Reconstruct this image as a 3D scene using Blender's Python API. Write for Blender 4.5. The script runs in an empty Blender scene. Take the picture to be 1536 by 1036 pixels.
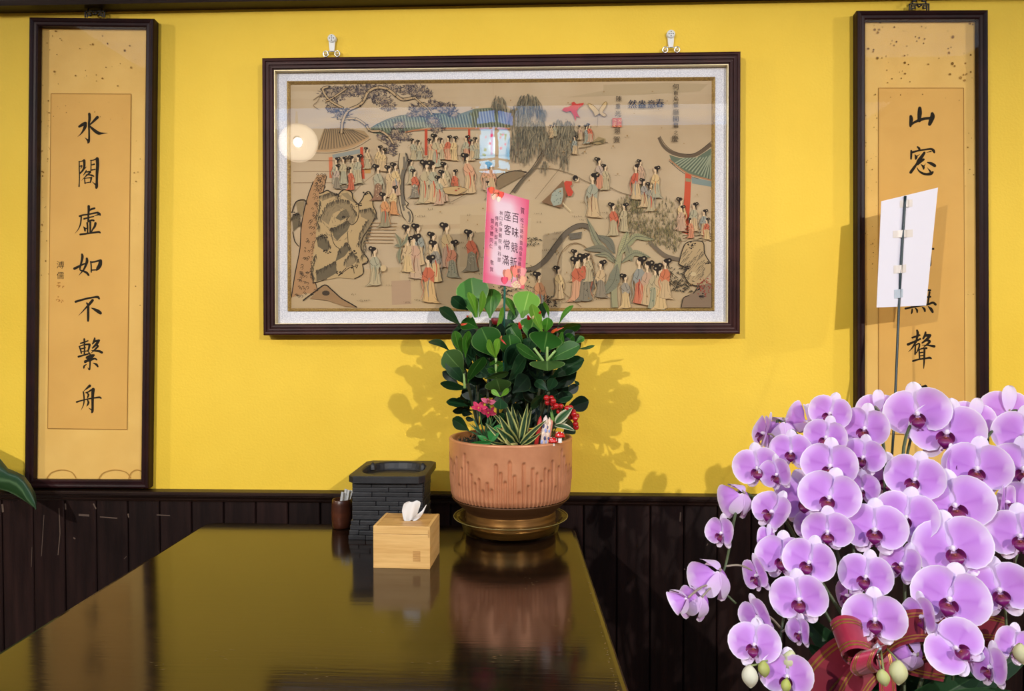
import bpy, bmesh, math, random
from math import sin, cos, pi, radians, sqrt, atan2, hypot
from mathutils import Vector, Matrix

random.seed(7)
scene = bpy.context.scene
COL = scene.collection

# ------------------------------------------------------------------ camera
CAM = Vector((0.0, -2.07, 1.25))
YAW, PITCH, FPX = radians(2.28), radians(-1.45), 1150.0
cam_data = bpy.data.cameras.new('camera')
cam_data.sensor_fit = 'HORIZONTAL'
cam_data.sensor_width = 36.0
cam_data.lens = FPX / 1536.0 * 36.0
cam_data.clip_start = 0.02
camera = bpy.data.objects.new('camera', cam_data)
camera.location = CAM
camera.rotation_euler = (pi / 2 + PITCH, 0.0, YAW)
COL.objects.link(camera)
scene.camera = camera

# ------------------------------------------------------------------ world, exposure
world = bpy.data.worlds.new('world')
scene.world = world
world.use_nodes = True
world.node_tree.nodes['Background'].inputs[0].default_value = (0.8, 0.85, 1.0, 1)
world.node_tree.nodes['Background'].inputs[1].default_value = 0.05
vs = scene.view_settings
vs.view_transform = 'Standard'
vs.look = 'None'
vs.gamma = 1.0
vs.use_curve_mapping = False
vs.exposure = 0.0

# light levels (the lights themselves stand in their lamp builders)
SKY_PANEL = 3.0        # backlit sky picture on the ceiling behind the camera, and the added fill panel
SPOT_MAIN = 350.0      # the two dish lamps by the rear wall
SPOT_SIDE = 62.0       # the two dish lamps high on the side walls
LANTERN = 15.0
SPOT_COL = (1.0, 0.95, 0.87)

# ------------------------------------------------------------------ picture ray helpers
_F = Vector((-sin(YAW) * cos(PITCH), cos(YAW) * cos(PITCH), sin(PITCH)))
_R = Vector((cos(YAW), sin(YAW), 0.0))
_U = _R.cross(_F)

def ray(px, py):
    return _F * FPX + _R * (px - 768.0) - _U * (py - 518.0)

def at(px, py, Y=None, Z=None, d=None):
    v = ray(px, py)
    if Y is not None:
        t = (Y - CAM.y) / v.y
    elif Z is not None:
        t = (Z - CAM.z) / v.z
    else:
        t = d / FPX
    return CAM + v * t

def on_plane(px, py, p0, n):
    v = ray(px, py)
    return CAM + v * ((p0 - CAM).dot(n) / v.dot(n))

# ------------------------------------------------------------------ materials
def lin(c):
    out = []
    for v in c[:3]:
        v = v / 255.0
        out.append(v / 12.92 if v <= 0.04045 else ((v + 0.055) / 1.055) ** 2.4)
    return (out[0], out[1], out[2], 1.0)

MATS = {}
def mat(name, c=(200, 200, 200), rough=0.5, metal=0.0, spec=0.5, c2=None, nscale=8.0, nstretch=(1, 1, 1),
        ndetail=4.0, lo=0.35, hi=0.65, bump=0.0, bscale=60.0, bstretch=(1, 1, 1), vcol=False, translucent=0.0, coat=0.0,
        rvar=0.0, rand=0.0, sheen=0.0, ior=1.5):
    m = bpy.data.materials.new(name)
    m.use_nodes = True
    nt = m.node_tree
    N, Lk = nt.nodes, nt.links
    b = N['Principled BSDF']
    b.inputs['Roughness'].default_value = rough
    b.inputs['Metallic'].default_value = metal
    b.inputs['Specular IOR Level'].default_value = spec
    b.inputs['IOR'].default_value = ior
    b.inputs['Coat Weight'].default_value = coat
    b.inputs['Coat Roughness'].default_value = 0.08
    if sheen:
        b.inputs['Sheen Weight'].default_value = sheen
    b.inputs['Base Color'].default_value = lin(c)
    tc = N.new('ShaderNodeTexCoord')
    def noise(scale, stretch, detail=4.0):
        mp = N.new('ShaderNodeMapping')
        mp.inputs['Scale'].default_value = stretch
        Lk.new(tc.outputs['Object'], mp.inputs['Vector'])
        t = N.new('ShaderNodeTexNoise')
        t.inputs['Scale'].default_value = scale
        t.inputs['Detail'].default_value = detail
        Lk.new(mp.outputs[0], t.inputs['Vector'])
        return t
    colsock = None
    if vcol:
        a = N.new('ShaderNodeAttribute')
        a.attribute_name = 'Col'
        colsock = a.outputs['Color']
    if c2 is not None:
        t = noise(nscale, nstretch, ndetail)
        mr = N.new('ShaderNodeMapRange')
        mr.inputs['From Min'].default_value = lo
        mr.inputs['From Max'].default_value = hi
        Lk.new(t.outputs['Fac'], mr.inputs['Value'])
        mx = N.new('ShaderNodeMix')
        mx.data_type = 'RGBA'
        if vcol:
            mx.blend_type = 'MULTIPLY'
            Lk.new(colsock, mx.inputs['A'])
        else:
            mx.inputs['A'].default_value = lin(c)
        mx.inputs['B'].default_value = lin(c2)
        Lk.new(mr.outputs[0], mx.inputs['Factor'])
        colsock = mx.outputs['Result']
        if rvar:
            mr2 = N.new('ShaderNodeMapRange')
            mr2.inputs['To Min'].default_value = rough - rvar
            mr2.inputs['To Max'].default_value = rough + rvar
            Lk.new(t.outputs['Fac'], mr2.inputs['Value'])
            Lk.new(mr2.outputs[0], b.inputs['Roughness'])
    if rand:
        oi = N.new('ShaderNodeObjectInfo')
        hs = N.new('ShaderNodeHueSaturation')
        mr3 = N.new('ShaderNodeMapRange')
        mr3.inputs['To Min'].default_value = 1.0 - rand
        mr3.inputs['To Max'].default_value = 1.0 + rand
        Lk.new(oi.outputs['Random'], mr3.inputs['Value'])
        Lk.new(mr3.outputs[0], hs.inputs['Value'])
        if colsock is not None:
            Lk.new(colsock, hs.inputs['Color'])
        else:
            hs.inputs['Color'].default_value = lin(c)
        colsock = hs.outputs[0]
    if colsock is not None:
        Lk.new(colsock, b.inputs['Base Color'])
    if bump:
        t2 = noise(bscale, bstretch, 3.0)
        bp = N.new('ShaderNodeBump')
        bp.inputs['Strength'].default_value = bump
        bp.inputs['Distance'].default_value = 0.002
        Lk.new(t2.outputs['Fac'], bp.inputs['Height'])
        Lk.new(bp.outputs[0], b.inputs['Normal'])
    if translucent:
        tr = N.new('ShaderNodeBsdfTranslucent')
        if colsock is not None:
            Lk.new(colsock, tr.inputs['Color'])
        else:
            tr.inputs['Color'].default_value = lin(c)
        ms = N.new('ShaderNodeMixShader')
        ms.inputs[0].default_value = translucent
        Lk.new(b.outputs[0], ms.inputs[1])
        Lk.new(tr.outputs[0], ms.inputs[2])
        Lk.new(ms.outputs[0], N['Material Output'].inputs[0])
    MATS[name] = m
    return m

def mat_glass(name, gain=1.6, rough=0.0, tint=(255, 255, 255), ior=1.5):
    m = bpy.data.materials.new(name)
    m.use_nodes = True
    nt = m.node_tree
    N, Lk = nt.nodes, nt.links
    N.remove(N['Principled BSDF'])
    tr = N.new('ShaderNodeBsdfTransparent')
    tr.inputs[0].default_value = lin(tint)
    gl = N.new('ShaderNodeBsdfGlossy')
    gl.inputs['Roughness'].default_value = rough
    lw = N.new('ShaderNodeLayerWeight')          # Schlick: the same on both faces of a thin pane
    lw.inputs[0].default_value = 0.5
    pw = N.new('ShaderNodeMath')
    pw.operation = 'POWER'
    pw.inputs[1].default_value = 5.0
    Lk.new(lw.outputs['Facing'], pw.inputs[0])
    r0 = ((ior - 1) / (ior + 1)) ** 2
    mu = N.new('ShaderNodeMath')
    mu.operation = 'MULTIPLY_ADD'
    mu.use_clamp = True
    mu.inputs[1].default_value = gain * (1 - r0)
    mu.inputs[2].default_value = gain * r0
    Lk.new(pw.outputs[0], mu.inputs[0])
    ms = N.new('ShaderNodeMixShader')
    Lk.new(mu.outputs[0], ms.inputs[0])
    Lk.new(tr.outputs[0], ms.inputs[1])
    Lk.new(gl.outputs[0], ms.inputs[2])
    Lk.new(ms.outputs[0], N['Material Output'].inputs[0])
    MATS[name] = m
    return m

def mat_emit(name, c, strength, see_through=0.0):
    m = bpy.data.materials.new(name)
    m.use_nodes = True
    nt = m.node_tree
    N, Lk = nt.nodes, nt.links
    N.remove(N['Principled BSDF'])
    e = N.new('ShaderNodeEmission')
    e.inputs[0].default_value = lin(c)
    e.inputs[1].default_value = strength
    if see_through:
        tr = N.new('ShaderNodeBsdfTransparent')
        ms = N.new('ShaderNodeMixShader')
        ms.inputs[0].default_value = see_through
        Lk.new(e.outputs[0], ms.inputs[1])
        Lk.new(tr.outputs[0], ms.inputs[2])
        Lk.new(ms.outputs[0], N['Material Output'].inputs[0])
    else:
        Lk.new(e.outputs[0], N['Material Output'].inputs[0])
    MATS[name] = m
    return m

# ------------------------------------------------------------------ mesh helpers
ROOTLOC = {}

def thing(name, label, cat, loc=(0, 0, 0), group=None):
    o = bpy.data.objects.new(name, None)
    o.empty_display_size = 0.05
    COL.objects.link(o)
    o.location = loc
    o['label'] = label
    o['category'] = cat
    if group:
        o['group'] = group
    ROOTLOC[o.name] = Vector(loc)
    return o

def rootloc(o):
    while o is not None:
        if o.name in ROOTLOC:
            return ROOTLOC[o.name]
        o = o.parent
    return Vector((0, 0, 0))

class MB:
    """collects shapes in world space; build() makes ONE mesh object of them"""
    def __init__(self):
        self.v, self.f, self.c, self.col = [], [], [], (1, 1, 1, 1)
        self.smooth = []
    def color(self, c):
        self.col = lin(c)
        return self
    def add(self, verts, faces, cols=None, smooth=False):
        o = len(self.v)
        self.v.extend([tuple(p) for p in verts])
        self.f.extend([tuple(i + o for i in f) for f in faces])
        self.smooth.extend([smooth] * len(faces))
        self.c.extend(cols if cols is not None else [self.col] * len(verts))
        return self
    def box(self, lo, hi, M=None, bevel=0.0):
        if bevel > 0:
            bm = bmesh.new()
            bmesh.ops.create_cube(bm, size=1.0)
            for v in bm.verts:
                v.co = Vector([lo[i] + (v.co[i] + 0.5) * (hi[i] - lo[i]) for i in range(3)])
            bmesh.ops.bevel(bm, geom=list(bm.edges), offset=bevel, segments=2, affect='EDGES', profile=0.6)
            bm.verts.index_update()
            vs_ = [M @ v.co if M else v.co.copy() for v in bm.verts]
            fs_ = [[v.index for v in f.verts] for f in bm.faces]
            bm.free()
            return self.add(vs_, fs_)
        x0, y0, z0 = lo
        x1, y1, z1 = hi
        vs_ = [Vector(p) for p in ((x0, y0, z0), (x1, y0, z0), (x1, y1, z0), (x0, y1, z0),
                                   (x0, y0, z1), (x1, y0, z1), (x1, y1, z1), (x0, y1, z1))]
        if M:
            vs_ = [M @ p for p in vs_]
        return self.add(vs_, [(0, 3, 2, 1), (4, 5, 6, 7), (0, 1, 5, 4), (1, 2, 6, 5), (2, 3, 7, 6), (3, 0, 4, 7)])
    def lathe(self, prof, c=(0, 0, 0), n=48, M=None, caps=(False, False), cols=None):
        """prof: [(r, z)...]; axis z through c"""
        vs_, cs_ = [], []
        for k, (r, z) in enumerate(prof):
            for i in range(n):
                a = 2 * pi * i / n
                p = Vector((c[0] + r * cos(a), c[1] + r * sin(a), c[2] + z))
                vs_.append(M @ p if M else p)
                cs_.append(lin(cols[k]) if cols else self.col)
        fs_ = []
        for k in range(len(prof) - 1):
            for i in range(n):
                j = (i + 1) % n
                fs_.append((k * n + i, k * n + j, (k + 1) * n + j, (k + 1) * n + i))
        if caps[0]:
            fs_.append(tuple(reversed(range(n))))
        if caps[1]:
            fs_.append(tuple((len(prof) - 1) * n + i for i in range(n)))
        return self.add(vs_, fs_, cs_, smooth=True)
    def tube(self, pts, r, n=8, caps=True):
        pts = [Vector(p) for p in pts]
        rs = r if isinstance(r, (list, tuple)) else [r] * len(pts)
        vs_, fs_ = [], []
        up = Vector((0.13, 0.27, 0.95))
        prev = None
        for k, p in enumerate(pts):
            t = (pts[min(k + 1, len(pts) - 1)] - pts[max(k - 1, 0)])
            if t.length < 1e-9:
                t = Vector((0, 0, 1))
            t.normalize()
            a = prev if prev is not None else (up.cross(t) if abs(up.dot(t)) < .95 else Vector((1, 0, 0)).cross(t))
            a = a - t * a.dot(t)
            a.normalize()
            prev = a
            b = t.cross(a)
            for i in range(n):
                th = 2 * pi * i / n
                vs_.append(p + (a * cos(th) + b * sin(th)) * rs[k])
        for k in range(len(pts) - 1):
            for i in range(n):
                j = (i + 1) % n
                fs_.append((k * n + i, k * n + j, (k + 1) * n + j, (k + 1) * n + i))
        if caps:
            fs_.append(tuple(reversed(range(n))))
            fs_.append(tuple((len(pts) - 1) * n + i for i in range(n)))
        return self.add(vs_, fs_, smooth=True)
    def ball(self, c, r, n=10, m=7, M=None):
        r = r if isinstance(r, (tuple, list, Vector)) else (r, r, r)
        vs_ = [Vector((0, 0, 1))]
        for k in range(1, m):
            th = pi * k / m
            for i in range(n):
                a = 2 * pi * i / n
                vs_.append(Vector((sin(th) * cos(a), sin(th) * sin(a), cos(th))))
        vs_.append(Vector((0, 0, -1)))
        fs_ = [(0, 1 + i, 1 + (i + 1) % n) for i in range(n)]
        for k in range(m - 2):
            for i in range(n):
                j = (i + 1) % n
                fs_.append((1 + k * n + i, 1 + (k + 1) * n + i, 1 + (k + 1) * n + j, 1 + k * n + j))
        e = len(vs_) - 1
        fs_ += [(e, 1 + (m - 2) * n + (i + 1) % n, 1 + (m - 2) * n + i) for i in range(n)]
        out = []
        for p in vs_:
            q = Vector((p.x * r[0], p.y * r[1], p.z * r[2]))
            q = (M @ q) if M else q
            out.append(q + Vector(c))
        return self.add(out, fs_, smooth=True)
    def slab(self, poly, depth):
        """closed polygon (list of Vectors) pushed along vector depth"""
        n = len(poly)
        d = Vector(depth)
        vs_ = [Vector(p) for p in poly] + [Vector(p) + d for p in poly]
        fs_ = [tuple(range(n)), tuple(reversed(range(n, 2 * n)))]
        fs_ += [(i, i + n, (i + 1) % n + n, (i + 1) % n) for i in range(n)]
        return self.add(vs_, fs_)
    def mesh(self, name, m):
        me = bpy.data.meshes.new(name)
        me.from_pydata(self.v, [], self.f)
        me.polygons.foreach_set('use_smooth', self.smooth)
        ca = me.color_attributes.new('Col', 'FLOAT_COLOR', 'POINT')
        flat = [x for c in self.c for x in c]
        ca.data.foreach_set('color', flat)
        if m:
            me.materials.append(m)
        me.update()
        return me
    def build(self, name, m, parent=None, label=None, cat=None, kind=None, group=None):
        if parent is not None:
            r = rootloc(parent)
            if r.length > 0:
                self.v = [(p[0] - r.x, p[1] - r.y, p[2] - r.z) for p in self.v]
        me = self.mesh(name, m)
        o = bpy.data.objects.new(name, me)
        COL.objects.link(o)
        o.parent = parent
        if label: o['label'] = label
        if cat: o['category'] = cat
        if kind: o['kind'] = kind
        if group: o['group'] = group
        return o

def fix_normals(o):
    bm = bmesh.new()
    bm.from_mesh(o.data)
    bmesh.ops.recalc_face_normals(bm, faces=bm.faces)
    bm.to_mesh(o.data)
    bm.free()

def smooth_pts(pts, n=6):
    """Catmull-Rom through pts of any dimension"""
    if len(pts) < 3:
        a, b = pts[0], pts[-1]
        return [tuple(a[i] + (b[i] - a[i]) * k / n for i in range(len(a))) for k in range(n + 1)]
    P_ = [pts[0]] + list(pts) + [pts[-1]]
    out = []
    for s in range(1, len(P_) - 2):
        p0, p1, p2, p3 = P_[s - 1], P_[s], P_[s + 1], P_[s + 2]
        for k in range(n):
            t = k / n
            out.append(tuple(0.5 * ((2 * b) + (-a + c) * t + (2 * a - 5 * b + 4 * c - d) * t * t + (-a + 3 * b - 3 * c + d) * t ** 3)
                             for a, b, c, d in zip(p0, p1, p2, p3)))
    out.append(tuple(pts[-1]))
    return out

# text from the built-in font as flat polygons
_fc = bpy.data.curves.new('glyph_source', 'FONT')
_fo = bpy.data.objects.new('glyph_source', _fc)
_GL = {}
def glyph(ch):
    if ch not in _GL:
        COL.objects.link(_fo)
        _fc.body = ch
        _fc.resolution_u = 2
        dg = bpy.context.evaluated_depsgraph_get()
        dg.update()
        ev = _fo.evaluated_get(dg)
        me = ev.to_mesh()
        vs_ = [(v.co.x - 0.49, v.co.y - 0.38) for v in me.vertices]
        fs_ = [tuple(p.vertices) for p in me.polygons]
        ev.to_mesh_clear()
        COL.objects.unlink(_fo)
        _GL[ch] = (vs_, fs_)
    return _GL[ch]

class Ink:
    """flat paint in picture pixels laid on a real plane through fn(px, py, lift)"""
    def __init__(self, fn, step=1.2e-6):
        self.mb, self.fn, self.step, self.k = MB(), fn, step, 0
    def put(self, pts, faces, c):
        self.k += 1
        l = self.k * self.step
        self.mb.color(c)
        self.mb.add([self.fn(p[0], p[1], l) for p in pts], faces)
    def poly(self, pts, c):
        self.put(pts, [tuple(range(len(pts)))], c)
    def blob(self, x, y, rx, ry, c, n=10, rot=0.0):
        self.poly([(x + rx * cos(a) * cos(rot) - ry * sin(a) * sin(rot), y + rx * cos(a) * sin(rot) + ry * sin(a) * cos(rot))
                   for a in [2 * pi * i / n for i in range(n)]], c)
    def line(self, pts, w, c, n=3, round_ends=False):
        """stroke with width w (number, or third item of each point)"""
        p3 = [(p[0], p[1], p[2] if len(p) > 2 else w) for p in pts]
        p3 = smooth_pts(p3, n) if len(p3) > 2 else p3
        L_, R_ = [], []
        for i, p in enumerate(p3):
            a, b = p3[max(i - 1, 0)], p3[min(i + 1, len(p3) - 1)]
            dx, dy = b[0] - a[0], b[1] - a[1]
            l = hypot(dx, dy) or 1e-6
            nx, ny = -dy / l, dx / l
            L_.append((p[0] + nx * p[2] / 2, p[1] + ny * p[2] / 2))
            R_.append((p[0] - nx * p[2] / 2, p[1] - ny * p[2] / 2))
        m = len(p3)
        self.put(L_ + R_, [(i, i + 1, m + i + 1, m + i) for i in range(m - 1)], c)
        if round_ends:
            for p in (p3[0], p3[-1]):
                self.blob(p[0], p[1], p[2] / 2, p[2] / 2, c, 8)
    def text(self, ch, cx, cy, size, c, sx=1.0, skew=0.0, rot=0.0):
        vs_, fs_ = glyph(ch)
        cr, sr = cos(rot), sin(rot)
        pts = []
        for x, y in vs_:
            X, Yv = x * size * sx, -y * size
            Yv += skew * X
            pts.append((cx + X * cr - Yv * sr, cy + X * sr + Yv * cr))
        self.put(pts, fs_, c)
    def build(self, name, m, parent, **kw):
        return self.mb.build(name, m, parent, **kw)
# ================================================================== materials
mat('wall_yellow', (240, 201, 66), 0.62, c2=(235, 195, 60), nscale=3.0, bump=0.35, bscale=160.0, spec=0.3)
mat('dark_wood', (22, 10, 9), 0.5, spec=0.22, c2=(36, 19, 16), nscale=5.0, nstretch=(9, 9, 0.8), bump=0.25, bscale=30, bstretch=(10, 10, 0.7), rand=0.3, rvar=0.08)
mat('trim_wood', (26, 13, 11), 0.42, spec=0.3, c2=(42, 25, 19), nscale=4.0, nstretch=(0.6, 9, 9), bump=0.2, bscale=30, bstretch=(0.6, 10, 10), rvar=0.08)
mat('frame_wood', (40, 15, 17), 0.45, c2=(28, 10, 12), nscale=14.0, spec=0.2)
mat('picture_frame_wood', (60, 27, 24), 0.46, c2=(44, 18, 16), nscale=16.0, spec=0.2)
mat('lip_gold', (214, 196, 150), 0.4, 0.3)
mat('bead_gold', (196, 164, 96), 0.42, 0.45, c2=(150, 120, 70), nscale=260.0, bump=0.5, bscale=500)
mat('mat_silk', (230, 229, 234), 0.75, c2=(206, 205, 213), nscale=330.0, ndetail=2.0, lo=0.42, hi=0.58, bump=0.25, bscale=330)
mat('canvas', (190, 167, 134), 0.8, c2=(176, 150, 114), nscale=5.0, lo=0.3, hi=0.7)
mat('paint', (255, 255, 255), 0.8, vcol=True, spec=0.2)
mat('scroll_mount', (228, 184, 98), 0.7, c2=(220, 174, 88), nscale=9.0, bump=0.1, bscale=300)
mat('scroll_paper', (218, 168, 84), 0.75, c2=(208, 158, 76), nscale=6.0, lo=0.3, hi=0.7)
mat('ink', (34, 26, 16), 0.7)
mat('hanger_metal', (30, 24, 22), 0.45, 0.4)
mat('chrome', (225, 222, 214), 0.25, 0.85)
mat('white_paint', (226, 226, 222), 0.45)
mat('table_lacquer', (20, 12, 8), 0.115, c2=(32, 19, 11), nscale=6.0, nstretch=(0.7, 7, 7), bump=0.05, bscale=25, bstretch=(0.5, 6, 6), spec=0.47, rvar=0.02, ior=1.5)
mat('table_edge_wood', (44, 27, 17), 0.4, c2=(92, 62, 34), nscale=30.0, lo=0.55, hi=0.75)
mat('bamboo', (222, 178, 112), 0.45, c2=(202, 154, 88), nscale=9.0, nstretch=(1.2, 1.2, 16), lo=0.35, hi=0.7, bump=0.1, bscale=18, bstretch=(1, 1, 12))
mat('bamboo_top', (204, 160, 96), 0.45, c2=(176, 126, 66), nscale=9.0, nstretch=(1.5, 12, 1), lo=0.4, hi=0.7)
mat('bamboo_node', (172, 122, 64), 0.5, c2=(196, 150, 88), nscale=30, nstretch=(1, 1, 14))
mat('tissue', (242, 240, 238), 0.85, translucent=0.2)
mat('black_resin', (37, 37, 40), 0.5, c2=(28, 28, 31), nscale=40, bump=0.3, bscale=120, rand=0.12)
mat('cup_brown', (78, 38, 20), 0.35, c2=(58, 26, 14), nscale=8, nstretch=(1, 1, 5))
mat('paper_wrap', (206, 206, 204), 0.6, translucent=0.1)
mat('copper_glaze', (208, 144, 104), 0.38, 0.25, c2=(194, 130, 92), nscale=24, bump=0.06, bscale=500)
mat('bronze_glaze', (158, 116, 62), 0.3, 0.75, c2=(128, 90, 46), nscale=10, nstretch=(1, 1, 14))
mat('pot_dark', (92, 58, 30), 0.5, 0.3)
mat_glass('tray_plastic', 0.8, 0.02, (250, 248, 240), 1.4)
mat('tray_rim', (126, 112, 66), 0.25, 0.0, spec=0.6)
mat('soil', (34, 42, 34), 0.95, c2=(18, 24, 20), nscale=60)
mat('moss', (38, 62, 48), 0.95, c2=(20, 36, 28), nscale=90, rand=0.3)
mat('leaf', (255, 255, 255), 0.44, vcol=True, translucent=0.2, spec=0.35, rand=0.12)
mat('stem', (255, 255, 255), 0.5, vcol=True)
mat('petal', (255, 255, 255), 0.55, vcol=True, translucent=0.22, spec=0.25)
mat('lip', (255, 255, 255), 0.4, vcol=True)
mat('berry', (176, 22, 28), 0.22, coat=0.4)
mat('mushroom_red', (202, 30, 30), 0.25, coat=0.3)
mat('white_gloss', (240, 238, 232), 0.3)
mat('stick_green', (20, 92, 78), 0.4)
mat('stick_dark', (14, 42, 50), 0.4)
mat('card_white', (226, 222, 232), 0.55)
mat('tape', (222, 212, 204), 0.3)
mat('tape_shiny', (186, 196, 206), 0.2)
mat('ribbon', (118, 16, 38), 0.45, c2=(140, 26, 50), nscale=3, sheen=0.3)
mat('ribbon_sheer', (172, 40, 72), 0.4, c2=(142, 26, 54), nscale=12, sheen=0.3)
mat('ribbon_gold', (206, 160, 84), 0.3, 0.8)
mat('gem', (225, 230, 240), 0.05, 0.6)
mat('ceramic', (214, 208, 196), 0.3)
mat('floor_tile', (120, 96, 78), 0.35, c2=(98, 78, 62), nscale=4)
mat('ceiling_paint', (226, 220, 208), 0.8)
mat('side_wall_paint', (214, 204, 184), 0.75)
mat('rear_board', (168, 108, 62), 0.5, c2=(138, 84, 46), nscale=5, nstretch=(0.8, 8, 8), rand=0.2)
mat('lamp_white', (232, 230, 222), 0.35)
lo_ = mat('lamp_dish_glow', (236, 232, 220), 0.35)
lo_.node_tree.nodes['Principled BSDF'].inputs['Emission Color'].default_value = lin((255, 236, 206))
lo_.node_tree.nodes['Principled BSDF'].inputs['Emission Strength'].default_value = 6.0     # glow put into the dish to stand for the bulb's light on it
mat('lantern_wood', (70, 26, 18), 0.4)
mat('tassel_red', (196, 40, 40), 0.7)
mat('jade', (46, 140, 104), 0.3)
mat('rattan', (92, 62, 36), 0.6)
mat_glass('picture_glass', 1.2, 0.0)
mat_glass('scroll_glass', 0.4, 0.02)
mat_emit('bulb', (255, 246, 232), 80.0)
mat_emit('lantern_bulb', (235, 248, 255), 60.0)
mat_emit('lantern_pane', (120, 205, 250), LANTERN, 0.12)
mat_emit('lantern_pane_upper', (130, 165, 250), LANTERN * 0.55, 0.1)
mat_emit('lantern_flower', (230, 60, 170), LANTERN * 0.8)
mat_emit('lantern_leaf', (60, 170, 110), LANTERN * 0.7)

# backlit sky picture: blue with white clouds (it gives off light)
m = bpy.data.materials.new('sky_panel')
m.use_nodes = True
N, Lk = m.node_tree.nodes, m.node_tree.links
N.remove(N['Principled BSDF'])
tc = N.new('ShaderNodeTexCoord')
mp = N.new('ShaderNodeMapping')
mp.inputs['Scale'].default_value = (0.9, 2.2, 1)
tn = N.new('ShaderNodeTexNoise')
tn.inputs['Scale'].default_value = 1.1
tn.inputs['Detail'].default_value = 6
mr = N.new('ShaderNodeMapRange')
mr.inputs['From Min'].default_value = 0.44
mr.inputs['From Max'].default_value = 0.60
mx = N.new('ShaderNodeMix')
mx.data_type = 'RGBA'
mx.inputs['A'].default_value = lin((128, 190, 252))
mx.inputs['B'].default_value = lin((250, 247, 246))
em = N.new('ShaderNodeEmission')
em.inputs[1].default_value = SKY_PANEL
Lk.new(tc.outputs['Object'], mp.inputs[0]); Lk.new(mp.outputs[0], tn.inputs[0]); Lk.new(tn.outputs['Fac'], mr.inputs[0])
Lk.new(mr.outputs[0], mx.inputs['Factor']); Lk.new(mx.outputs['Result'], em.inputs[0]); Lk.new(em.outputs[0], N['Material Output'].inputs[0])
MATS['sky_panel'] = m
G = MATS

# ================================================================== the room
XL, XR, YB, YF, ZC = -3.4, 3.4, 0.0, -4.7, 2.95
def struct(name, mb, m, parent=None):
    return mb.build(name, m, parent, kind='structure' if parent is None else None)

struct('floor', MB().box((XL - .1, YF - .1, -.1), (XR + .1, .1, 0)), G['floor_tile'])
struct('ceiling', MB().box((XL - .1, YF - .1, ZC), (XR + .1, .1, ZC + .1)), G['ceiling_paint'])
struct('wall_back', MB().box((XL - .1, 0, 0), (XR + .1, .1, ZC)), G['wall_yellow'])
struct('wall_left', MB().box((XL - .1, YF, 0), (XL, 0, ZC)), G['side_wall_paint'])
struct('wall_right', MB().box((XR, YF, 0), (XR + .1, 0, ZC)), G['side_wall_paint'])
wr = struct('wall_rear', MB().box((XL - .1, YF - .1, 0), (XR + .1, YF, ZC)), G['rear_board'])
bh = 0.148
for i in range(18):
    z0 = 0.02 + i * 0.152
    MB().box((XL + .01, YF, z0), (XR - .01, YF + .02, z0 + bh)).build('board', G['rear_board'], wr)

# backlit sky panel on the ceiling, in a wooden frame; nearer panel unseen, added for fill light
sp = thing('sky_ceiling_panel', 'backlit ceiling picture of sky and clouds, with a second unseen panel added for fill', 'ceiling light', (0, -3.0, ZC - .03))
for y0_, y1_ in ((-4.45, -3.78), (-2.88, -1.95)):
    MB().box((-2.6, y0_, ZC - .03), (2.6, y1_, ZC - .015)).build('panel', G['sky_panel'], sp)
    MB().box((-2.68, y0_ - .07, ZC - .05), (2.68, y0_, ZC)).build('frame_strip', G['dark_wood'], sp)
    MB().box((-2.68, y1_, ZC - .05), (2.68, y1_ + .07, ZC)).build('frame_strip', G['dark_wood'], sp)
    for s_ in (-2.68, 2.6):
        MB().box((s_, y0_, ZC - .05), (s_ + .08, y1_, ZC)).build('frame_strip', G['dark_wood'], sp)

# wainscot of vertical boards under a moulded rail
wains = bpy.data.objects.new('wall_wainscot', None)
COL.objects.link(wains)
wains['kind'] = 'structure'
MB().box((XL, -.006, 0), (XR, 0, .775)).build('backing', G['dark_wood'], wains)
xa, xb = at(49, 765, Y=-.018).x, at(431.8, 765, Y=-.018).x
pitch = (xb - xa) / 8.0
plank = None
n0 = int((XL - xa) / pitch)
k = n0
while xa + (k + 1) * pitch < XR:
    x0 = xa + k * pitch
    if plank is None:
        g = 0.0014
        prof = [(g, -.006), (g, -.0155), (g + .0025, -.018), (pitch - g - .0025, -.018), (pitch - g, -.0155), (pitch - g, -.006)]
        b = MB()
        b.slab([Vector((x, y, 0.09)) for x, y in prof], (0, 0, 0.684))
        plank = b.build('plank', G['dark_wood'], wains)
        fix_normals(plank)
        plank.location.x = x0
    else:
        o = plank.copy()
        COL.objects.link(o)
        o.location = (x0, random.uniform(-.0008, .0006), 0)
    k += 1
scf = Ink(lambda px, py, l: at(px, py, Y=-.0190 - l))
for x0, y0, x1, y1, w in ((3.5, 756, 4.5, 768, 3), (66, 772, 62, 834, .9), (88.5, 762, 90, 800, 1.4), (90, 800, 87, 832, 1.2), (98, 755, 98.5, 764, 2.4), (140, 755, 144, 763, 2), (48, 820, 47, 850, .6), (192, 770, 193, 776, 1.6), (110, 806, 113, 808, 2),
                          (186, 838, 190, 834, .8), (1021, 768, 1020, 782, 2), (1093, 770, 1093, 778, 2), (1013, 905, 1014, 906, 1.6), (1026, 853, 1028, 854, 1.6), (1062, 815, 1060, 818, 1.4), (118, 772, 134, 773, 3), (150, 775, 176, 777, 1.6), (235, 772, 255, 773, 1.4)):
    scf.line([(x0, y0), (x1, y1)], w, (92, 76, 66))
scf.build('paint_drip', G['paint'], wains)['kind'] = 'stuff'
MB().box((XL, -.024, 0), (XR, -.006, .09)).build('baseboard', G['trim_wood'], wains)

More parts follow.
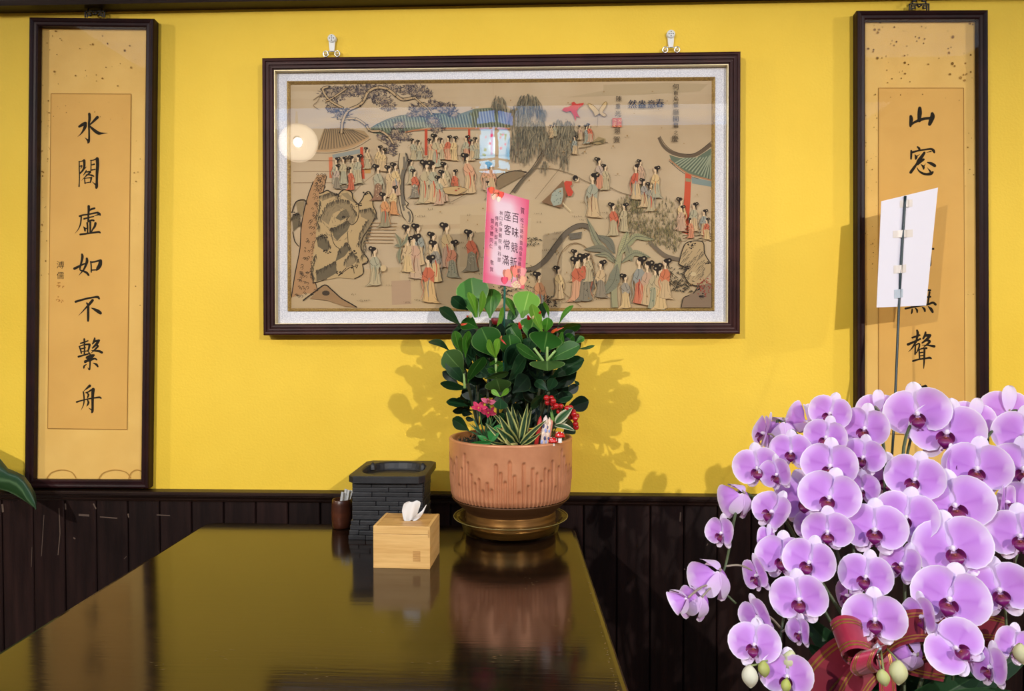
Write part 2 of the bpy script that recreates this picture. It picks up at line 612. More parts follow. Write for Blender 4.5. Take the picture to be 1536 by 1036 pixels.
ZR = 0.8005   # top of the rail
def moulding(name, prof, x0, x1, m):
    b = MB()
    b.slab([Vector((x0, y, z)) for y, z in prof], (x1 - x0, 0, 0))
    o = b.build(name, m, None, kind='structure')
    fix_normals(o)
    return o
moulding('trim_1', [(0, ZR), (-.040, ZR), (-.043, ZR - .003), (-.043, ZR - .008), (-.037, ZR - .010), (-.037, ZR - .013), (-.033, ZR - .015), (-.028, ZR - .021),
                    (-.027, ZR - .025), (-.023, ZR - .027), (-.021, ZR - .030), (-.006, ZR - .030), (0, ZR - .030)], XL, XR, G['trim_wood'])
zt = at(300, 3.5, Y=-.05).z
moulding('trim_2', [(0, zt), (-.05, zt), (-.055, zt + .012), (-.055, zt + .09), (-.045, zt + .10), (0, zt + .10)], XL, XR, G['trim_wood'])

# ================================================================== lamps behind the camera
def dish_lamp(label, loc, target, power, radius, size_deg, blend, r=0.135, wall_pt=None):
    loc, target = Vector(loc), Vector(target)
    ax = (target - loc).normalized()
    R = ax.to_track_quat('Z', 'Y').to_matrix().to_4x4()
    M = Matrix.Translation(loc) @ R
    t = thing('dish_lamp', label, 'lamp', tuple(loc), 'dish lamps around the room')
    prof = [(0.03, -0.10), (0.045, -0.10), (0.06, -0.085), (r * .72, -0.05), (r * .93, -0.01), (r, 0.02), (r * 1.1, 0.024), (r * 1.1, 0.018),
            (r * 1.03, 0.012), (r * .95, -0.02), (r * .75, -0.06), (0.03, -0.094)]
    MB().lathe(prof, n=40, M=M).build('dish', G['lamp_dish_glow'], t)
    MB().lathe([(0.001, -.03), (0.02, -.035), (0.02, -.09), (0.001, -.09)], n=20, M=M).build('socket', G['lamp_white'], t)
    MB().ball(M @ Vector((0, 0, -.012)), 0.034, 16, 10).build('bulb', G['bulb'], t)
    back = M @ Vector((0, 0, -.10))
    end = Vector(wall_pt) if wall_pt else Vector((back.x, back.y, ZC))
    MB().tube([back, (back + end) / 2 + Vector((0, 0, .02)), end], 0.009, 10).build('arm', G['lamp_white'], t)
    ld = bpy.data.lights.new('dish_lamp_light', 'SPOT')
    ld.energy = power
    ld.color = SPOT_COL
    ld.spot_size = radians(size_deg)
    ld.spot_blend = blend
    ld.shadow_soft_size = radius
    lo = bpy.data.objects.new('dish_lamp_light', ld)
    COL.objects.link(lo)
    lo.parent = t
    lo.matrix_parent_inverse = Matrix.Identity(4)
    lo.matrix_local = Matrix.Translation(R @ Vector((0, 0, .03))) @ ax.to_track_quat('-Z', 'Y').to_matrix().to_4x4()
    return t

dish_lamp('white dish lamp with bright bulb mirrored in the picture glass', (-1.88, -3.85, 2.66), (-.2, 0, .55), SPOT_MAIN, .022, 54, .8)
dish_lamp('white dish lamp over the right rear of the room', (1.88, -3.85, 2.66), (.2, 0, .55), SPOT_MAIN, .022, 54, .8)
dish_lamp('white dish lamp on the left side wall', (-3.2, -1.45, 2.45), (-.35, 0, 1.2), SPOT_SIDE, .03, 100, .5, wall_pt=(XL, -1.45, 2.5))
dish_lamp('white dish lamp on the right side wall', (3.2, -1.45, 2.45), (.35, 0, 1.2), SPOT_SIDE, .03, 100, .5, wall_pt=(XR, -1.45, 2.5))

# palace lantern hanging behind the camera (mirrored in the picture glass)
LX, LY, LZ = -0.31, -2.83, 2.385
lant = thing('palace_lantern', 'lit hexagonal palace lantern with pale blue painted panes and red tassels', 'lantern', (LX, LY, LZ - .22))
def hexpt(r, a, z):
    return Vector((LX + r * cos(a), LY + r * sin(a), LZ + z))
A6 = [radians(60 * i + 18) for i in range(6)]
for i in range(6):
    a0, a1 = A6[i], A6[(i + 1) % 6]
    for nm, r0, z0, z1, m in (('pane', .112, -.10, .08, 'lantern_pane'), ('upper_pane', .132, .115, .185, 'lantern_pane_upper'), ('lower_pane', .112, -.155, -.118, 'lantern_pane')):
        def q(t, z, dr=0):
            return hexpt(r0 + dr, a0, z).lerp(hexpt(r0 + dr, a1, z), t)
        pn = MB().add([q(.1, z0), q(.9, z0), q(.9, z1), q(.1, z1)], [(0, 1, 2, 3)]).build(nm, G[m], lant)
        if nm == 'pane':
            rg = random.Random(i)
            for s in range(7):
                t_, z_ = rg.uniform(.2, .8), rg.uniform(z0 + .02, z1 - .02)
                rr = rg.uniform(.006, .011)
                bb = MB()
                c0 = q(t_, z_, .003)
                e1 = (q(1, 0) - q(0, 0)).normalized()
                pts = [c0 + e1 * (rr * cos(w) * (1 + .3 * cos(5 * w))) + Vector((0, 0, rr * sin(w) * (1 + .3 * cos(5 * w)))) for w in [2 * pi * j / 15 for j in range(15)]]
                bb.add(pts, [tuple(range(15))])
                bb.build('painted_flower' if s < 4 else 'painted_leaf', G['lantern_flower' if s < 4 else 'lantern_leaf'], pn)
    MB().tube([hexpt(.118, a0, -.17), hexpt(.118, a0, .095)], .008, 6).build('post', G['lantern_wood'], lant)
    MB().tube([hexpt(.138, a0, .10), hexpt(.138, a0, .20), hexpt(.16, a0, .215)], .008, 6).build('post', G['lantern_wood'], lant)
    MB().ball(hexpt(.165, a0, .05), .012, 10, 7).build('bead', G['jade'], lant)
    MB().tube([hexpt(.165, a0, .21), hexpt(.165, a0, .0)], .0015, 5).build('cord', G['lip_gold'], lant)
    MB().tube([hexpt(.165, a0, .0), hexpt(.165, a0, -.03), hexpt(.165, a0, -.17)], [.005, .007, .009], 8).build('tassel', G['tassel_red'], lant)
for z, r in ((-.17, .122), (-.108, .122), (.095, .122), (.102, .142), (.20, .142)):
    MB().tube([hexpt(r, A6[i % 6], z) for i in range(7)], .007, 6).build('ring_rail', G['lantern_wood'], lant)
MB().lathe([(.14, .2), (.09, .24), (.04, .26), (.02, .3), (.001, .31)], (LX, LY, LZ), 6).build('crown', G['lantern_wood'], lant)
MB().tube([(LX, LY, LZ + .3), (LX, LY, ZC)], .004, 8).build('hanging_cord', G['lantern_wood'], lant)
MB().ball((LX, LY, LZ), (.035, .035, .05), 14, 9).build('bulb', G['lantern_bulb'], lant)

# ================================================================== the table
TZ = 0.75
tb = thing('dining_table', 'dark lacquered wooden table mirroring the yellow wall', 'table', (-.36, -.9, 0))
TC = [(-.858, -.153), (.080, -.160), (.150, -1.66), (-.815, -1.66)]      # back left, back right, front right, front left
def rounded(c, r, n=6):
    out = []
    for i in range(4):
        p, a, b_ = Vector(c[i]), Vector(c[i - 1]), Vector(c[(i + 1) % 4])
        u, v = (a - p).normalized(), (b_ - p).normalized()
        for k in range(n + 1):
            t = k / n
            out.append((p + u * r * (1 - t) ** 2 + v * r * t ** 2))
    return out
b = MB()
rings = []
for ins, z in ((.010, TZ), (.004, TZ - .0012), (0, TZ - .006), (0, TZ - .026), (.006, TZ - .032)):
    cc = [(x + (ins if i in (0, 3) else -ins), y + (-ins if i < 2 else ins)) for i, (x, y) in enumerate(TC)]
    rings.append([Vector((p.x, p.y, z)) for p in rounded(cc, .035)])
n = len(rings[0])
vs_ = [p for r_ in rings for p in r_]
fs_ = [tuple(reversed(range(n)))]
for k in range(len(rings) - 1):
    fs_ += [(k * n + i, (k + 1) * n + i, (k + 1) * n + (i + 1) % n, k * n + (i + 1) % n) for i in range(n)]
fs_.append(tuple((len(rings) - 1) * n + i for i in range(n)))
b.add(vs_, fs_)
top = b.build('tabletop', G['table_lacquer'], tb)
fix_normals(top)
top.data.materials.append(G['table_edge_wood'])
for p_ in top.data.polygons:
    if abs(p_.normal.z) < .9:
        p_.material_index = 1
# small scratches and chips in the lacquer
rs = random.Random(8)
sc = MB()
def mark(px, py, l, w, ang):
    c = at(px, py, Z=TZ + .0002)
    d = Vector((cos(ang), sin(ang), 0)) * l
    s = Vector((-sin(ang), cos(ang), 0)) * w
    sc.add([c - d, c - s, c + d, c + s], [(0, 1, 2, 3)])
for px, py, n in ((800, 874, 7), (330, 980, 9), (560, 948, 4), (640, 1000, 4), (700, 930, 4), (470, 1010, 4), (420, 880, 4), (230, 1000, 4), (840, 930, 4), (760, 985, 6)):
    for _ in range(n):
        mark(px + rs.uniform(-22, 22), py + rs.uniform(-9, 9), rs.uniform(.0015, .005), rs.uniform(.0002, .0005), rs.uniform(-.5, .5))
for _ in range(34):
    py = rs.uniform(830, 1036)
    mark(867 + .267 * (py - 804) - rs.uniform(1, 5), py, rs.uniform(.001, .003), rs.uniform(.0004, .001), rs.uniform(0, 3))
sc.build('lacquer_scratches', mat('scratch', (138, 112, 66), 0.6), tb)['kind'] = 'stuff'
for x, y in ((-.80, -.22), (.02, -.22), (.08, -1.58), (-.76, -1.58)):
    MB().box((x - .03, y - .03, 0), (x + .03, y + .03, TZ - .032), bevel=.004).build('leg', G['dark_wood'], tb)
for lo, hi in (((-.77, -.235, .63), (-.01, -.205, TZ - .032)), ((-.73, -1.595, .63), (.05, -1.565, TZ - .032))):
    MB().box(lo, hi).build('apron', G['dark_wood'], tb)
for x0, x1 in ((-.80, -.76), (.02, .08)):
    b = MB()
    b.slab([Vector((x0 - .012, -.25, .63)), Vector((x0 + .012, -.25, .63)), Vector((x1 + .012, -1.55, .63)), Vector((x1 - .012, -1.55, .63))], (0, 0, TZ - .032 - .63))
    fix_normals(b.build('apron', G['dark_wood'], tb))
# ================================================================== framed works
def inset_corners(c, d):
    out = []
    for i in range(4):
        p = c[i]
        u = (c[(i + 1) % 4] - p).normalized()
        v = (c[i - 1] - p).normalized()
        out.append(p + u * d + v * d)
    return out
def rails(parent, name, corners, prof, m, label=None):
    """corners: 4 Vectors (x, z) TL TR BR BL; prof: [(inset, y)] from the wall round the front to the inside"""
    rr = [[Vector((q.x, y, q.y)) for q in inset_corners(corners, d)] for d, y in prof]
    for i in range(4):
        j = (i + 1) % 4
        vs_, fs_ = [], []
        for ring in rr:
            vs_ += [ring[i], ring[j]]
        for k in range(len(rr) - 1):
            fs_.append((2 * k, 2 * k + 1, 2 * k + 3, 2 * k + 2))
        fs_.append((2 * len(rr) - 2, 2 * len(rr) - 1, 1, 0))
        o = MB().add(vs_, fs_).build(name, m, parent)
        fix_normals(o)
def xz(px, py, Y):
    p = at(px, py, Y=Y)
    return Vector((p.x, p.z))
def panel(parent, name, corners, y, m, ring_inset=None, thick=.002):
    c = [Vector((q.x, y, q.y)) for q in corners]
    if ring_inset is None:
        o = MB().slab(c, (0, thick, 0)).build(name, m, parent)
    else:
        d = [Vector((q.x, y, q.y)) for q in ring_inset]
        vs_ = c + d + [p + Vector((0, thick, 0)) for p in c + d]
        fs_ = []
        for i in range(4):
            j = (i + 1) % 4
            fs_ += [(i, j, 4 + j, 4 + i), (8 + i, 12 + i, 12 + j, 8 + j), (4 + i, 4 + j, 12 + j, 12 + i), (i, 8 + i, 8 + j, j)]
        o = MB().add(vs_, fs_).build(name, m, parent)
    fix_normals(o)
    return o

# ------------------------------------------------------------------ calligraphy strokes, in units of a 1036 square crop
CHARS = {
'shui': [[(500,185,70),(508,300,72),(490,450,56),(495,650,48),(495,830,55),(480,905,70),(465,938,36)],[(470,880,60),(430,840,35),(385,800,6)],
 [(240,515,60),(330,460,85),(400,430,88)],[(400,425,70),(390,520,85),(330,640,50),(260,725,25),(195,775,5)],[(710,275,82),(640,345,66),(560,425,45),(510,465,40)],
 [(500,480,25),(560,550,60),(660,635,84),(745,685,84),(830,688,45),(975,682,5)]],
'ge': [[(240,205,30),(240,400,32),(245,600,30),(240,760,30),(235,855,38)],[(230,215,25),(300,205,28),(350,180,40)],[(365,185,75),(372,260,65),(365,360,60),(330,440,50),(255,520,40)],
 [(255,335,25),(310,320,35),(280,390,16)],[(375,390,40),(430,345,6)],[(530,180,25),(600,175,28),(670,145,40)],[(705,140,90),(715,300,85),(700,500,75),(695,700,65),(690,850,80),(682,890,60)],
 [(650,800,40),(575,735,8)],[(545,180,28),(545,300,30),(540,440,30)],[(560,298,30),(630,280,42)],[(540,435,35),(650,412,35)],[(420,445,30),(400,490,40),(335,575,10)],
 [(430,480,35),(530,475,48),(480,530,40),(400,600,28),(300,700,6)],[(420,555,30),(500,555,35),(570,570,50),(615,590,34)],[(375,640,28),(390,780,35)],[(380,645,25),(470,635,25),(555,630,45)],
 [(555,625,50),(540,700,42),(528,750,30)],[(395,765,25),(530,742,28)]],
'xu': [[(485,160,72),(485,260,65),(475,380,50),(475,480,50),(475,555,55)],[(500,260,50),(570,230,55),(635,212,52)],[(248,415,50),(350,385,45),(470,370,40),(620,340,45),(720,320,48)],
 [(715,325,60),(765,365,70),(785,395,30)],[(740,375,40),(640,400,18)],[(290,430,40),(285,520,38),(265,640,35),(210,760,22),(130,860,5)],[(365,485,50),(450,460,40),(540,440,35),(615,425,30)],
 [(500,540,45),(570,520,48),(615,530,52)],[(445,590,50),(455,700,45),(455,840,40)],[(525,570,55),(525,700,50),(525,840,45)],[(350,690,20),(380,730,55),(390,795,45)],
 [(660,600,68),(640,680,60),(580,770,40),(560,825,30)],[(390,740,40),(440,730,30)],[(265,890,50),(380,875,48),(560,850,45),(740,825,55),(780,845,40)]],
'ru': [[(310,195,50),(322,260,70),(295,400,55),(265,520,45),(262,600,35),(330,625,45),(430,670,60),(482,735,50)],[(435,305,60),(440,380,75),(400,500,60),(350,600,45),(290,670,30),(225,745,5)],
 [(115,565,70),(200,525,65),(290,475,50),(400,430,35)],[(535,380,35),(550,500,38),(550,655,35)],[(540,400,45),(650,385,45),(770,352,50)],[(790,365,90),(775,470,105),(720,560,90),(690,605,40)],[(560,605,35),(700,595,35)]],
'bu': [[(145,300,60),(280,260,55),(450,215,50),(620,185,50),(720,180,68),(755,222,46)],[(585,262,72),(530,330,72),(470,400,60),(400,470,40),(310,570,25),(215,660,5)],
 [(435,335,45),(470,400,60),(470,550,66),(470,700,66),(468,795,52)],[(555,462,18),(640,500,65),(730,550,92),(790,595,80)]],
'xi': [[(370,145,50),(375,300,42),(375,450,40),(370,560,38)],[(275,255,40),(370,225,40),(465,190,35)],[(240,335,35),(275,430,40),(295,510,40)],[(245,335,30),(370,290,35),(500,280,55)],
 [(508,290,62),(490,380,52),(465,460,40)],[(290,395,30),(400,370,35)],[(300,470,28),(450,450,30)],[(220,600,52),(340,565,45),(500,520,40)],[(640,120,40),(625,200,60),(585,270,35)],[(640,205,55),(750,180,62)],
 [(745,190,60),(690,270,70),(585,375,40)],[(650,300,45),(725,320,50),(680,380,50),(600,460,30),(540,515,5)],[(560,440,20),(650,450,45),(760,460,62),(825,492,66)],[(480,480,30),(520,550,35),(430,630,55)],
 [(440,620,70),(540,580,80),(620,560,52)],[(610,565,60),(520,650,80),(390,740,60)],[(390,720,60),(520,690,60),(640,650,45),(690,680,42)],[(520,700,45),(515,850,38),(500,938,40),(458,880,8)],
 [(425,800,20),(370,840,45),(358,893,40)],[(595,763,14),(680,800,60),(718,855,45)]],
'zhou': [[(512,145,74),(450,200,50),(380,260,22),(350,292,6)],[(345,305,40),(360,400,42),(365,530,38),(345,650,28),(285,780,5)],[(415,325,35),(480,300,40),(550,250,45)],
 [(600,240,95),(590,350,82),(585,500,70),(585,700,65),(580,800,66),(565,838,40)],[(570,780,40),(530,750,30),(478,715,5)],[(450,340,35),(478,380,50),(455,450,35)],[(450,510,28),(478,570,55),(460,630,45),(425,685,5)],
 [(175,565,50),(270,535,35),(450,490,35),(620,460,40),(760,445,52),(803,465,40)]],
'shan': [[(195,425,80),(205,500,100),(190,600,80),(185,675,60)],[(425,210,90),(425,330,118),(415,450,100),(415,535,90)],[(180,665,50),(280,580,60),(420,520,72),(560,480,72),(690,470,72)],[(750,355,90),(755,430,124),(715,540,112),(680,625,90)]],
'chuang': [[(368,125,45),(410,165,62),(420,208,50)],[(205,225,50),(205,330,55),(200,435,45)],[(215,270,60),(380,225,45),(560,195,45),(720,180,55),(780,220,74),(803,268,50)],[(720,240,34),(600,270,6)],
 [(300,325,20),(330,390,75),(320,435,50)],[(350,370,34),(428,313,6)],[(545,278,66),(490,360,82),(400,490,100),(350,560,60),(280,660,72),(190,785,76)],[(525,450,62),(450,510,60),(370,580,50)],
 [(625,525,28),(730,560,82),(815,612,80)],[(350,650,12),(400,740,40),(500,810,60),(620,832,66),(720,812,82),(765,775,50)],[(700,760,52),(615,655,5)],[(455,575,12),(520,640,66),(525,695,40)],[(545,612,26),(577,555,4)]],
'sheng': [[(305,80,45),(320,150,60),(300,260,50),(290,330,40)],[(200,240,45),(280,215,45),(362,185,42)],[(105,390,62),(200,350,50),(375,270,45)],[(280,330,45),(230,420,40),(170,500,25),(105,560,5)],[(270,400,30),(265,500,35),(262,605,40)],
 [(270,410,25),(350,370,36),(350,450,40),(290,580,25)],[(495,120,40),(480,190,56),(440,262,40)],[(500,190,62),(595,188,62)],[(590,200,60),(520,280,62),(418,358,35)],[(500,300,45),(588,320,52),(530,390,46),(448,452,12)],
 [(412,405,12),(550,410,35),(685,432,62)],[(350,500,35),(360,690,35)],[(340,510,30),(430,480,35),(515,473,46)],[(470,490,46),(465,650,46),(460,800,38),(452,925,16)],[(375,575,25),(432,565,30)],[(375,645,25),(432,635,30)],
 [(215,760,45),(330,725,40),(500,700,40),(580,685,52),(615,700,40)]],
'wu': [[(345,640,30),(340,700,40),(328,745,22)],[(408,616,16),(450,660,46),(456,712,36)],[(565,597,20),(615,640,52),(628,692,40)],[(700,586,20),(760,640,66),(798,705,55)],[(195,630,46),(400,590,40),(680,540,45),(800,500,52),(863,540,56)],
 [(730,270,46),(710,400,42),(690,540,36)],[(560,280,40),(560,550,35)],[(430,300,40),(430,570,35)],[(320,320,35),(330,590,30)],[(230,420,35),(500,390,35),(745,370,46)],[(300,230,35),(500,210,35),(745,225,46)],[(380,80,50),(330,180,40),(230,280,8)]],
'hua': [[(420,210,60),(440,300,72),(440,450,62),(435,700,50)],[(345,310,52),(450,270,52),(560,235,52)],[(570,240,84),(602,285,60),(560,400,62)],[(140,460,56),(300,420,52),(480,380,52),(640,350,52),(750,340,62),(798,362,40)],
 [(280,520,40),(420,485,40),(560,450,46),(650,462,50)],[(270,605,40),(440,575,46),(600,540,46),(640,560,40)],[(300,700,40),(300,850,40)],[(300,700,40),(600,690,40)],[(600,690,40),(590,850,40)],[(310,780,30),(590,770,30)],[(300,850,40),(590,840,40)],[(200,930,45),(700,900,50)]],
}
def scroll(label, quad, Yf, mount_in, paper, chars, spots, hang, name='calligraphy_scroll'):
    """quad: 4 (px, py) outer corners on plane Yf; mount_in/paper px quads"""
    corners = [xz(x, y, Yf) for x, y in quad]
    base = (corners[2] + corners[3]) / 2
    t = thing(name, label, 'framed scroll', (base.x, 0, base.y))
    W = 0.0225
    prof = [(0.0015, -.001), (0, Yf + .006), (.0015, Yf + .001), (.006, Yf - .001), (.010, Yf + .001), (.0125, Yf + .0035), (.019, Yf + .003), (W, Yf + .006), (W, -.012), (W, -.004)]
    rails(t, 'frame_rail', corners, prof, G['frame_wood'])
    inner = inset_corners(corners, W - .0005)
    panel(t, 'mount', inner, -.010, G['scroll_mount'])
    pq = [xz(x, y, -.0112) for x, y in paper]
    panel(t, 'paper', pq, -.0112, G['scroll_paper'], thick=.001)
    def fn(px, py, l):
        return at(px, py, Y=-.0114 - l)
    for ch in chars:
        ik = Ink(fn)
        if ch[0] in CHARS:
            key, x0, y0, sc = ch
            for st in CHARS[key]:
                ik.line([(x0 + x * sc, y0 + y * sc, w * sc) for x, y, w in st], 1, (34, 27, 15), 5, True)
        else:
            c_, cx, cy, size = ch
            ik.text(c_, cx, cy, size, (40, 30, 16))
        ik.build('character', G['paint'], t)
    # thin drawn line round the paper
    ik = Ink(fn)
    for i in range(4):
        ik.line([paper[i], paper[(i + 1) % 4]], .9, (150, 104, 44))
    ik.build('paper_border', G['paint'], t)
    # age spots
    rg = random.Random(len(label))
    ik = Ink(fn)
    for (x0, y0, x1, y1, n, rmax) in spots:
        for _ in range(int(n * 1.7)):
            s = rg.uniform(.4, 1) ** 2 * rmax * 1.15
            c = rg.choice([(150, 108, 48), (166, 124, 60), (132, 94, 40)])
            ik.blob(rg.uniform(x0, x1), rg.uniform(y0, y1), s, s * rg.uniform(.7, 1.2), c, 7)
    ik.build('age_spots', G['paint'], t)['kind'] = 'stuff'
    g = MB().add([Vector((q.x, Yf + .006, q.y)) for q in inner], [(0, 1, 2, 3)]).build('glass', G['scroll_glass'], t)
    # fretwork hanger
    hx, hy = hang
    hk = MB()
    def bar(x0, y0, x1, y1, w=1.7):
        a, b_ = at(hx + x0, hy + y0, Y=Yf + .012), at(hx + x1, hy + y1, Y=Yf + .012)
        d = (b_ - a).normalized() * (w * .0009)
        nn = Vector((-d.z, 0, d.x))
        hk.slab([a - d - nn, b_ + d - nn, b_ + d + nn, a - d + nn], (0, .003, 0))
    for s in (-1, 1):
        for q in (((14.5, 0), (14.5, -8)), ((14.5, -8), (10, -8.5)), ((10, -8.5), (10, -12.5)), ((10, -12.5), (4.5, -12.5)), ((4.5, -12.5), (4.5, -17)), ((4.5, -17), (0, -19)),
                  ((10, -8.5), (0, -8)), ((11.5, 0), (11.5, -5.5)), ((11.5, -5.5), (6, -5.5)), ((6, -5.5), (6, -2)), ((6, -2), (9, -2)), ((3, -6), (0, -4)), ((3, -6), (3, -8))):
            bar(s * q[0][0], q[0][1], s * q[1][0], q[1][1])
    fix_normals(hk.build('hanger', G['hanger_metal'], t))
    nl = at(hx, hy - 19.5, Y=Yf + .012)
    MB().tube([nl + Vector((0, -.006, 0)), Vector((nl.x, 0, nl.z))], .0025, 8).build('nail', G['hanger_metal'], t)
    return t, fn

U = 60 / 1036.0
left_chars = [('shui', 105, 160, U), ('ge', 105, 230, U), ('xu', 105, 300, U), ('ru', 105, 370, U), ('bu', 105, 435, U), ('xi', 105, 500, U), ('zhou', 105, 570, U),
              ('溥', 90.5, 397, 12), ('儒', 90.5, 413, 11.5)]
sl, fnl = scroll('tall scroll with black brush characters in dark frame beside the green leaf', [(43, 25), (230, 27), (222, 733), (36, 732)], -.032, None,
             [(76.5, 140.5), (196.5, 141), (190.5, 644), (71.5, 642.5)], left_chars,
             [(60, 40, 210, 130, 26, 1.6), (60, 140, 75, 420, 22, 1.3), (198, 150, 212, 500, 9, 1.1), (80, 150, 190, 180, 10, .9)], (142, 25))
ik = Ink(fnl)
for cy in (427, 448):
    for q in range(12):
        rg = random.Random(q + cy)
        x_, y_ = 86 + rg.random() * 8, cy - 4 + rg.random() * 8
        ik.line([(x_, y_), (x_ + rg.uniform(-3, 3), y_ + rg.choice((0, 2)))], 1.2, (168, 112, 46))
ik.build('seal', G['paint'], sl, label='faint reddish square seals')
ik = Ink(fnl)
for cx, w in ((92, 22), (172, 24), (205, 12)):   # water stains
    ik.line([(cx - w, 718), (cx - w * .7, 709), (cx, 704.5), (cx + w * .7, 708), (cx + w, 717)], 1.6, (178, 132, 62), 4)
ik.build('water_stain', G['paint'], sl)

V = 60 / 1036.0
right_chars = [('shan', 1355, 150, V), ('chuang', 1355, 213, V), ('靜', 1381, 311, 44), ('對', 1381, 380, 44), ('wu', 1345, 420, 70 / 1036.0), ('sheng', 1355, 490, 70 / 1036.0), ('hua', 1355, 565, V)]
rb_l, rb_r = at(1282.5, 742, Y=-.032), None
sr, fnr = scroll('tall scroll with black brush characters behind the purple orchids and white card', [(1286, 15), (1483, 14), (1485.5, 747), (1286, 742)], -.032, None,
             [(1318, 132), (1445.5, 132), (1447.5, 655), (1318, 650)], right_chars,
             [(1300, 30, 1465, 125, 46, 1.9), (1298, 140, 1316, 420, 34, 1.1), (1446, 150, 1468, 480, 12, 1.1), (1325, 140, 1440, 160, 6, 1)], (1379, 14))
# ================================================================== the big framed painting
YFR = -.040
fc = [xz(392, 86, YFR), xz(1112, 76, YFR), xz(1111, 501, YFR), xz(394, 503, YFR)]
pb = (fc[2] + fc[3]) / 2
pic = thing('framed_painting', 'wide framed silk painting of court ladies in a garden with silver mat', 'painting', (pb.x, 0, pb.y))
prof = [(.002, -.001), (0, YFR + .012), (.0015, YFR + .002), (.005, YFR), (.009, YFR + .001), (.0105, YFR + .005), (.012, YFR + .005), (.0135, YFR + .003), (.018, YFR + .0035),
        (.0195, YFR + .007), (.021, YFR + .007), (.0225, YFR + .005), (.027, YFR + .0055), (.0285, YFR + .010), (.0305, YFR + .010), (.0305, -.012), (.0305, -.004)]
rails(pic, 'frame_rail', fc, prof, G['picture_frame_wood'])
lipc = inset_corners(fc, .0304)
rails(pic, 'gold_lip', lipc, [(0, -.012), (0, YFR + .0105), (.0018, YFR + .0105), (.0022, YFR + .013), (.0022, -.012)], G['lip_gold'])
YP = -.008
inn = [xz(436, 127.2, YP), xz(1067.5, 121, YP), xz(1066.3, 461.5, YP), xz(437, 462.3, YP)]
mo = inset_corners(inn, -.0078)
panel(pic, 'mat_board', inset_corners(fc, .0305), -.0125, G['mat_silk'], ring_inset=mo)
rails(pic, 'bead_fillet', mo, [(0, -.006), (0, -.0155), (.002, -.0165), (.0055, -.0125), (.0078, -.0085), (.0078, -.006)], G['bead_gold'])
panel(pic, 'silk', inset_corners(inn, -.004), YP, G['canvas'])
gi = inset_corners(fc, .0302)
MB().add([Vector((q.x, YFR + .0115, q.y)) for q in gi], [(0, 1, 2, 3)]).build('glass', G['picture_glass'], pic)

K = Ink(lambda px, py, l: at(px, py, Y=YP - .0003 - l), 1.0e-6)
R_ = random.Random(11)
INKC, RED, GRY, TAN, SKIN, BLU, ORG = (40, 34, 30), (186, 78, 54), (120, 112, 98), (186, 156, 112), (216, 186, 146), (128, 138, 136), (200, 132, 80)
GRN = (110, 114, 92)
def clip_ok(x, y):
    return 436 < x < 1067 and 124 < y < 461
# --- washes on the silk
K.poly([(437, 420), (520, 405), (700, 395), (790, 410), (1066, 420), (1066, 461), (437, 461)], (183, 157, 119))
K.poly([(600, 315), (780, 300), (1000, 300), (1060, 350), (1060, 420), (600, 420)], (186, 162, 126))
K.poly([(905, 127), (1000, 124), (1062, 126), (1050, 137), (960, 142), (850, 146), (905, 136)], (174, 152, 118))
K.poly([(437, 130), (700, 128), (700, 134), (437, 137)], (184, 160, 126))
K.poly([(587, 421), (616, 420), (617, 456), (588, 457)], (172, 142, 112))
K.poly([(590, 338), (728, 335), (728, 342), (590, 344)], (180, 154, 118))
K.poly([(690, 322), (728, 322), (728, 400), (690, 400)], (181, 156, 119))
# --- corridor roof with tile ribs
roof = [(560, 200), (556, 192), (574, 182), (600, 174), (640, 171), (690, 170.5), (712, 163), (735, 161.5), (752, 164), (764, 176), (766, 191), (735, 190.5), (640, 191.5), (612, 196), (580, 203)]
K.poly(roof, GRN)
for i in range(46):
    x = 566 + i * 4.3
    yt = 185 - max(0, min(14, (x - 566) * .35)) if x < 700 else 169 - min(7, (x - 700) * .3)
    yb = 200 - min(8, max(0, (x - 560) * .12))
    K.line([(x, yt + 1), (x + 4.5, yb - 1)], 1.3, (76, 80, 64))
    K.line([(x + 2.1, yt + 1), (x + 6.6, yb - 1)], .9, (150, 152, 122))
K.line([(556, 192), (574, 182), (600, 173.5), (640, 170.5), (690, 170)], 1.2, (84, 92, 78))
K.line([(608, 198), (640, 193.5), (700, 192.5), (766, 193)], 2.2, (176, 116, 78))
K.line([(608, 200), (640, 195.5), (766, 194.8)], .8, INKC)
for x0, x1, y0, y1 in ((637, 641.2, 194, 233), (702, 705.4, 193.5, 230), (736, 739, 194, 232)):
    K.poly([(x0, y0), (x1, y0), (x1, y1), (x0, y1)], (182, 74, 50))
K.line([(575, 246), (640, 235), (700, 233.5), (770, 233)], .8, (110, 92, 66))
K.line([(520, 300), (560, 262), (600, 252)], .7, (140, 116, 82))
# --- round pavilion at the left with ribbed roof
K.poly([(486, 193), (512, 191), (546, 196), (554, 205), (540, 215), (515, 222), (484, 226), (474, 224)], (156, 128, 92))
for i in range(17):
    a = i / 16.0
    K.line([(488 + 40 * a, 192.5 + 2 * a), (478 + 74 * a, 224 - 18 * a * a)], 1.5, (104, 88, 68))
K.line([(472, 226), (500, 226), (530, 219), (553, 206)], 2.4, (178, 142, 100))
K.line([(472, 229), (500, 229), (532, 222), (556, 208)], .8, (96, 76, 54))
K.poly([(498, 232), (540, 223.5), (540, 230), (500, 237)], (138, 140, 130))
K.poly([(493, 236), (498.5, 235), (499, 267), (494, 267)], (198, 112, 76))
K.poly([(540, 221), (544.5, 220), (547, 268), (543, 268)], (188, 78, 52))
for y in (241, 257, 274):
    K.line([(440, y), (500, y), (545, y + 2)], .8, (120, 90, 60))
K.poly([(547, 246), (556, 246), (556, 260), (547, 260)], (188, 142, 84))
K.line([(505, 283), (530, 278), (545, 276)], 3.6, (132, 118, 96))
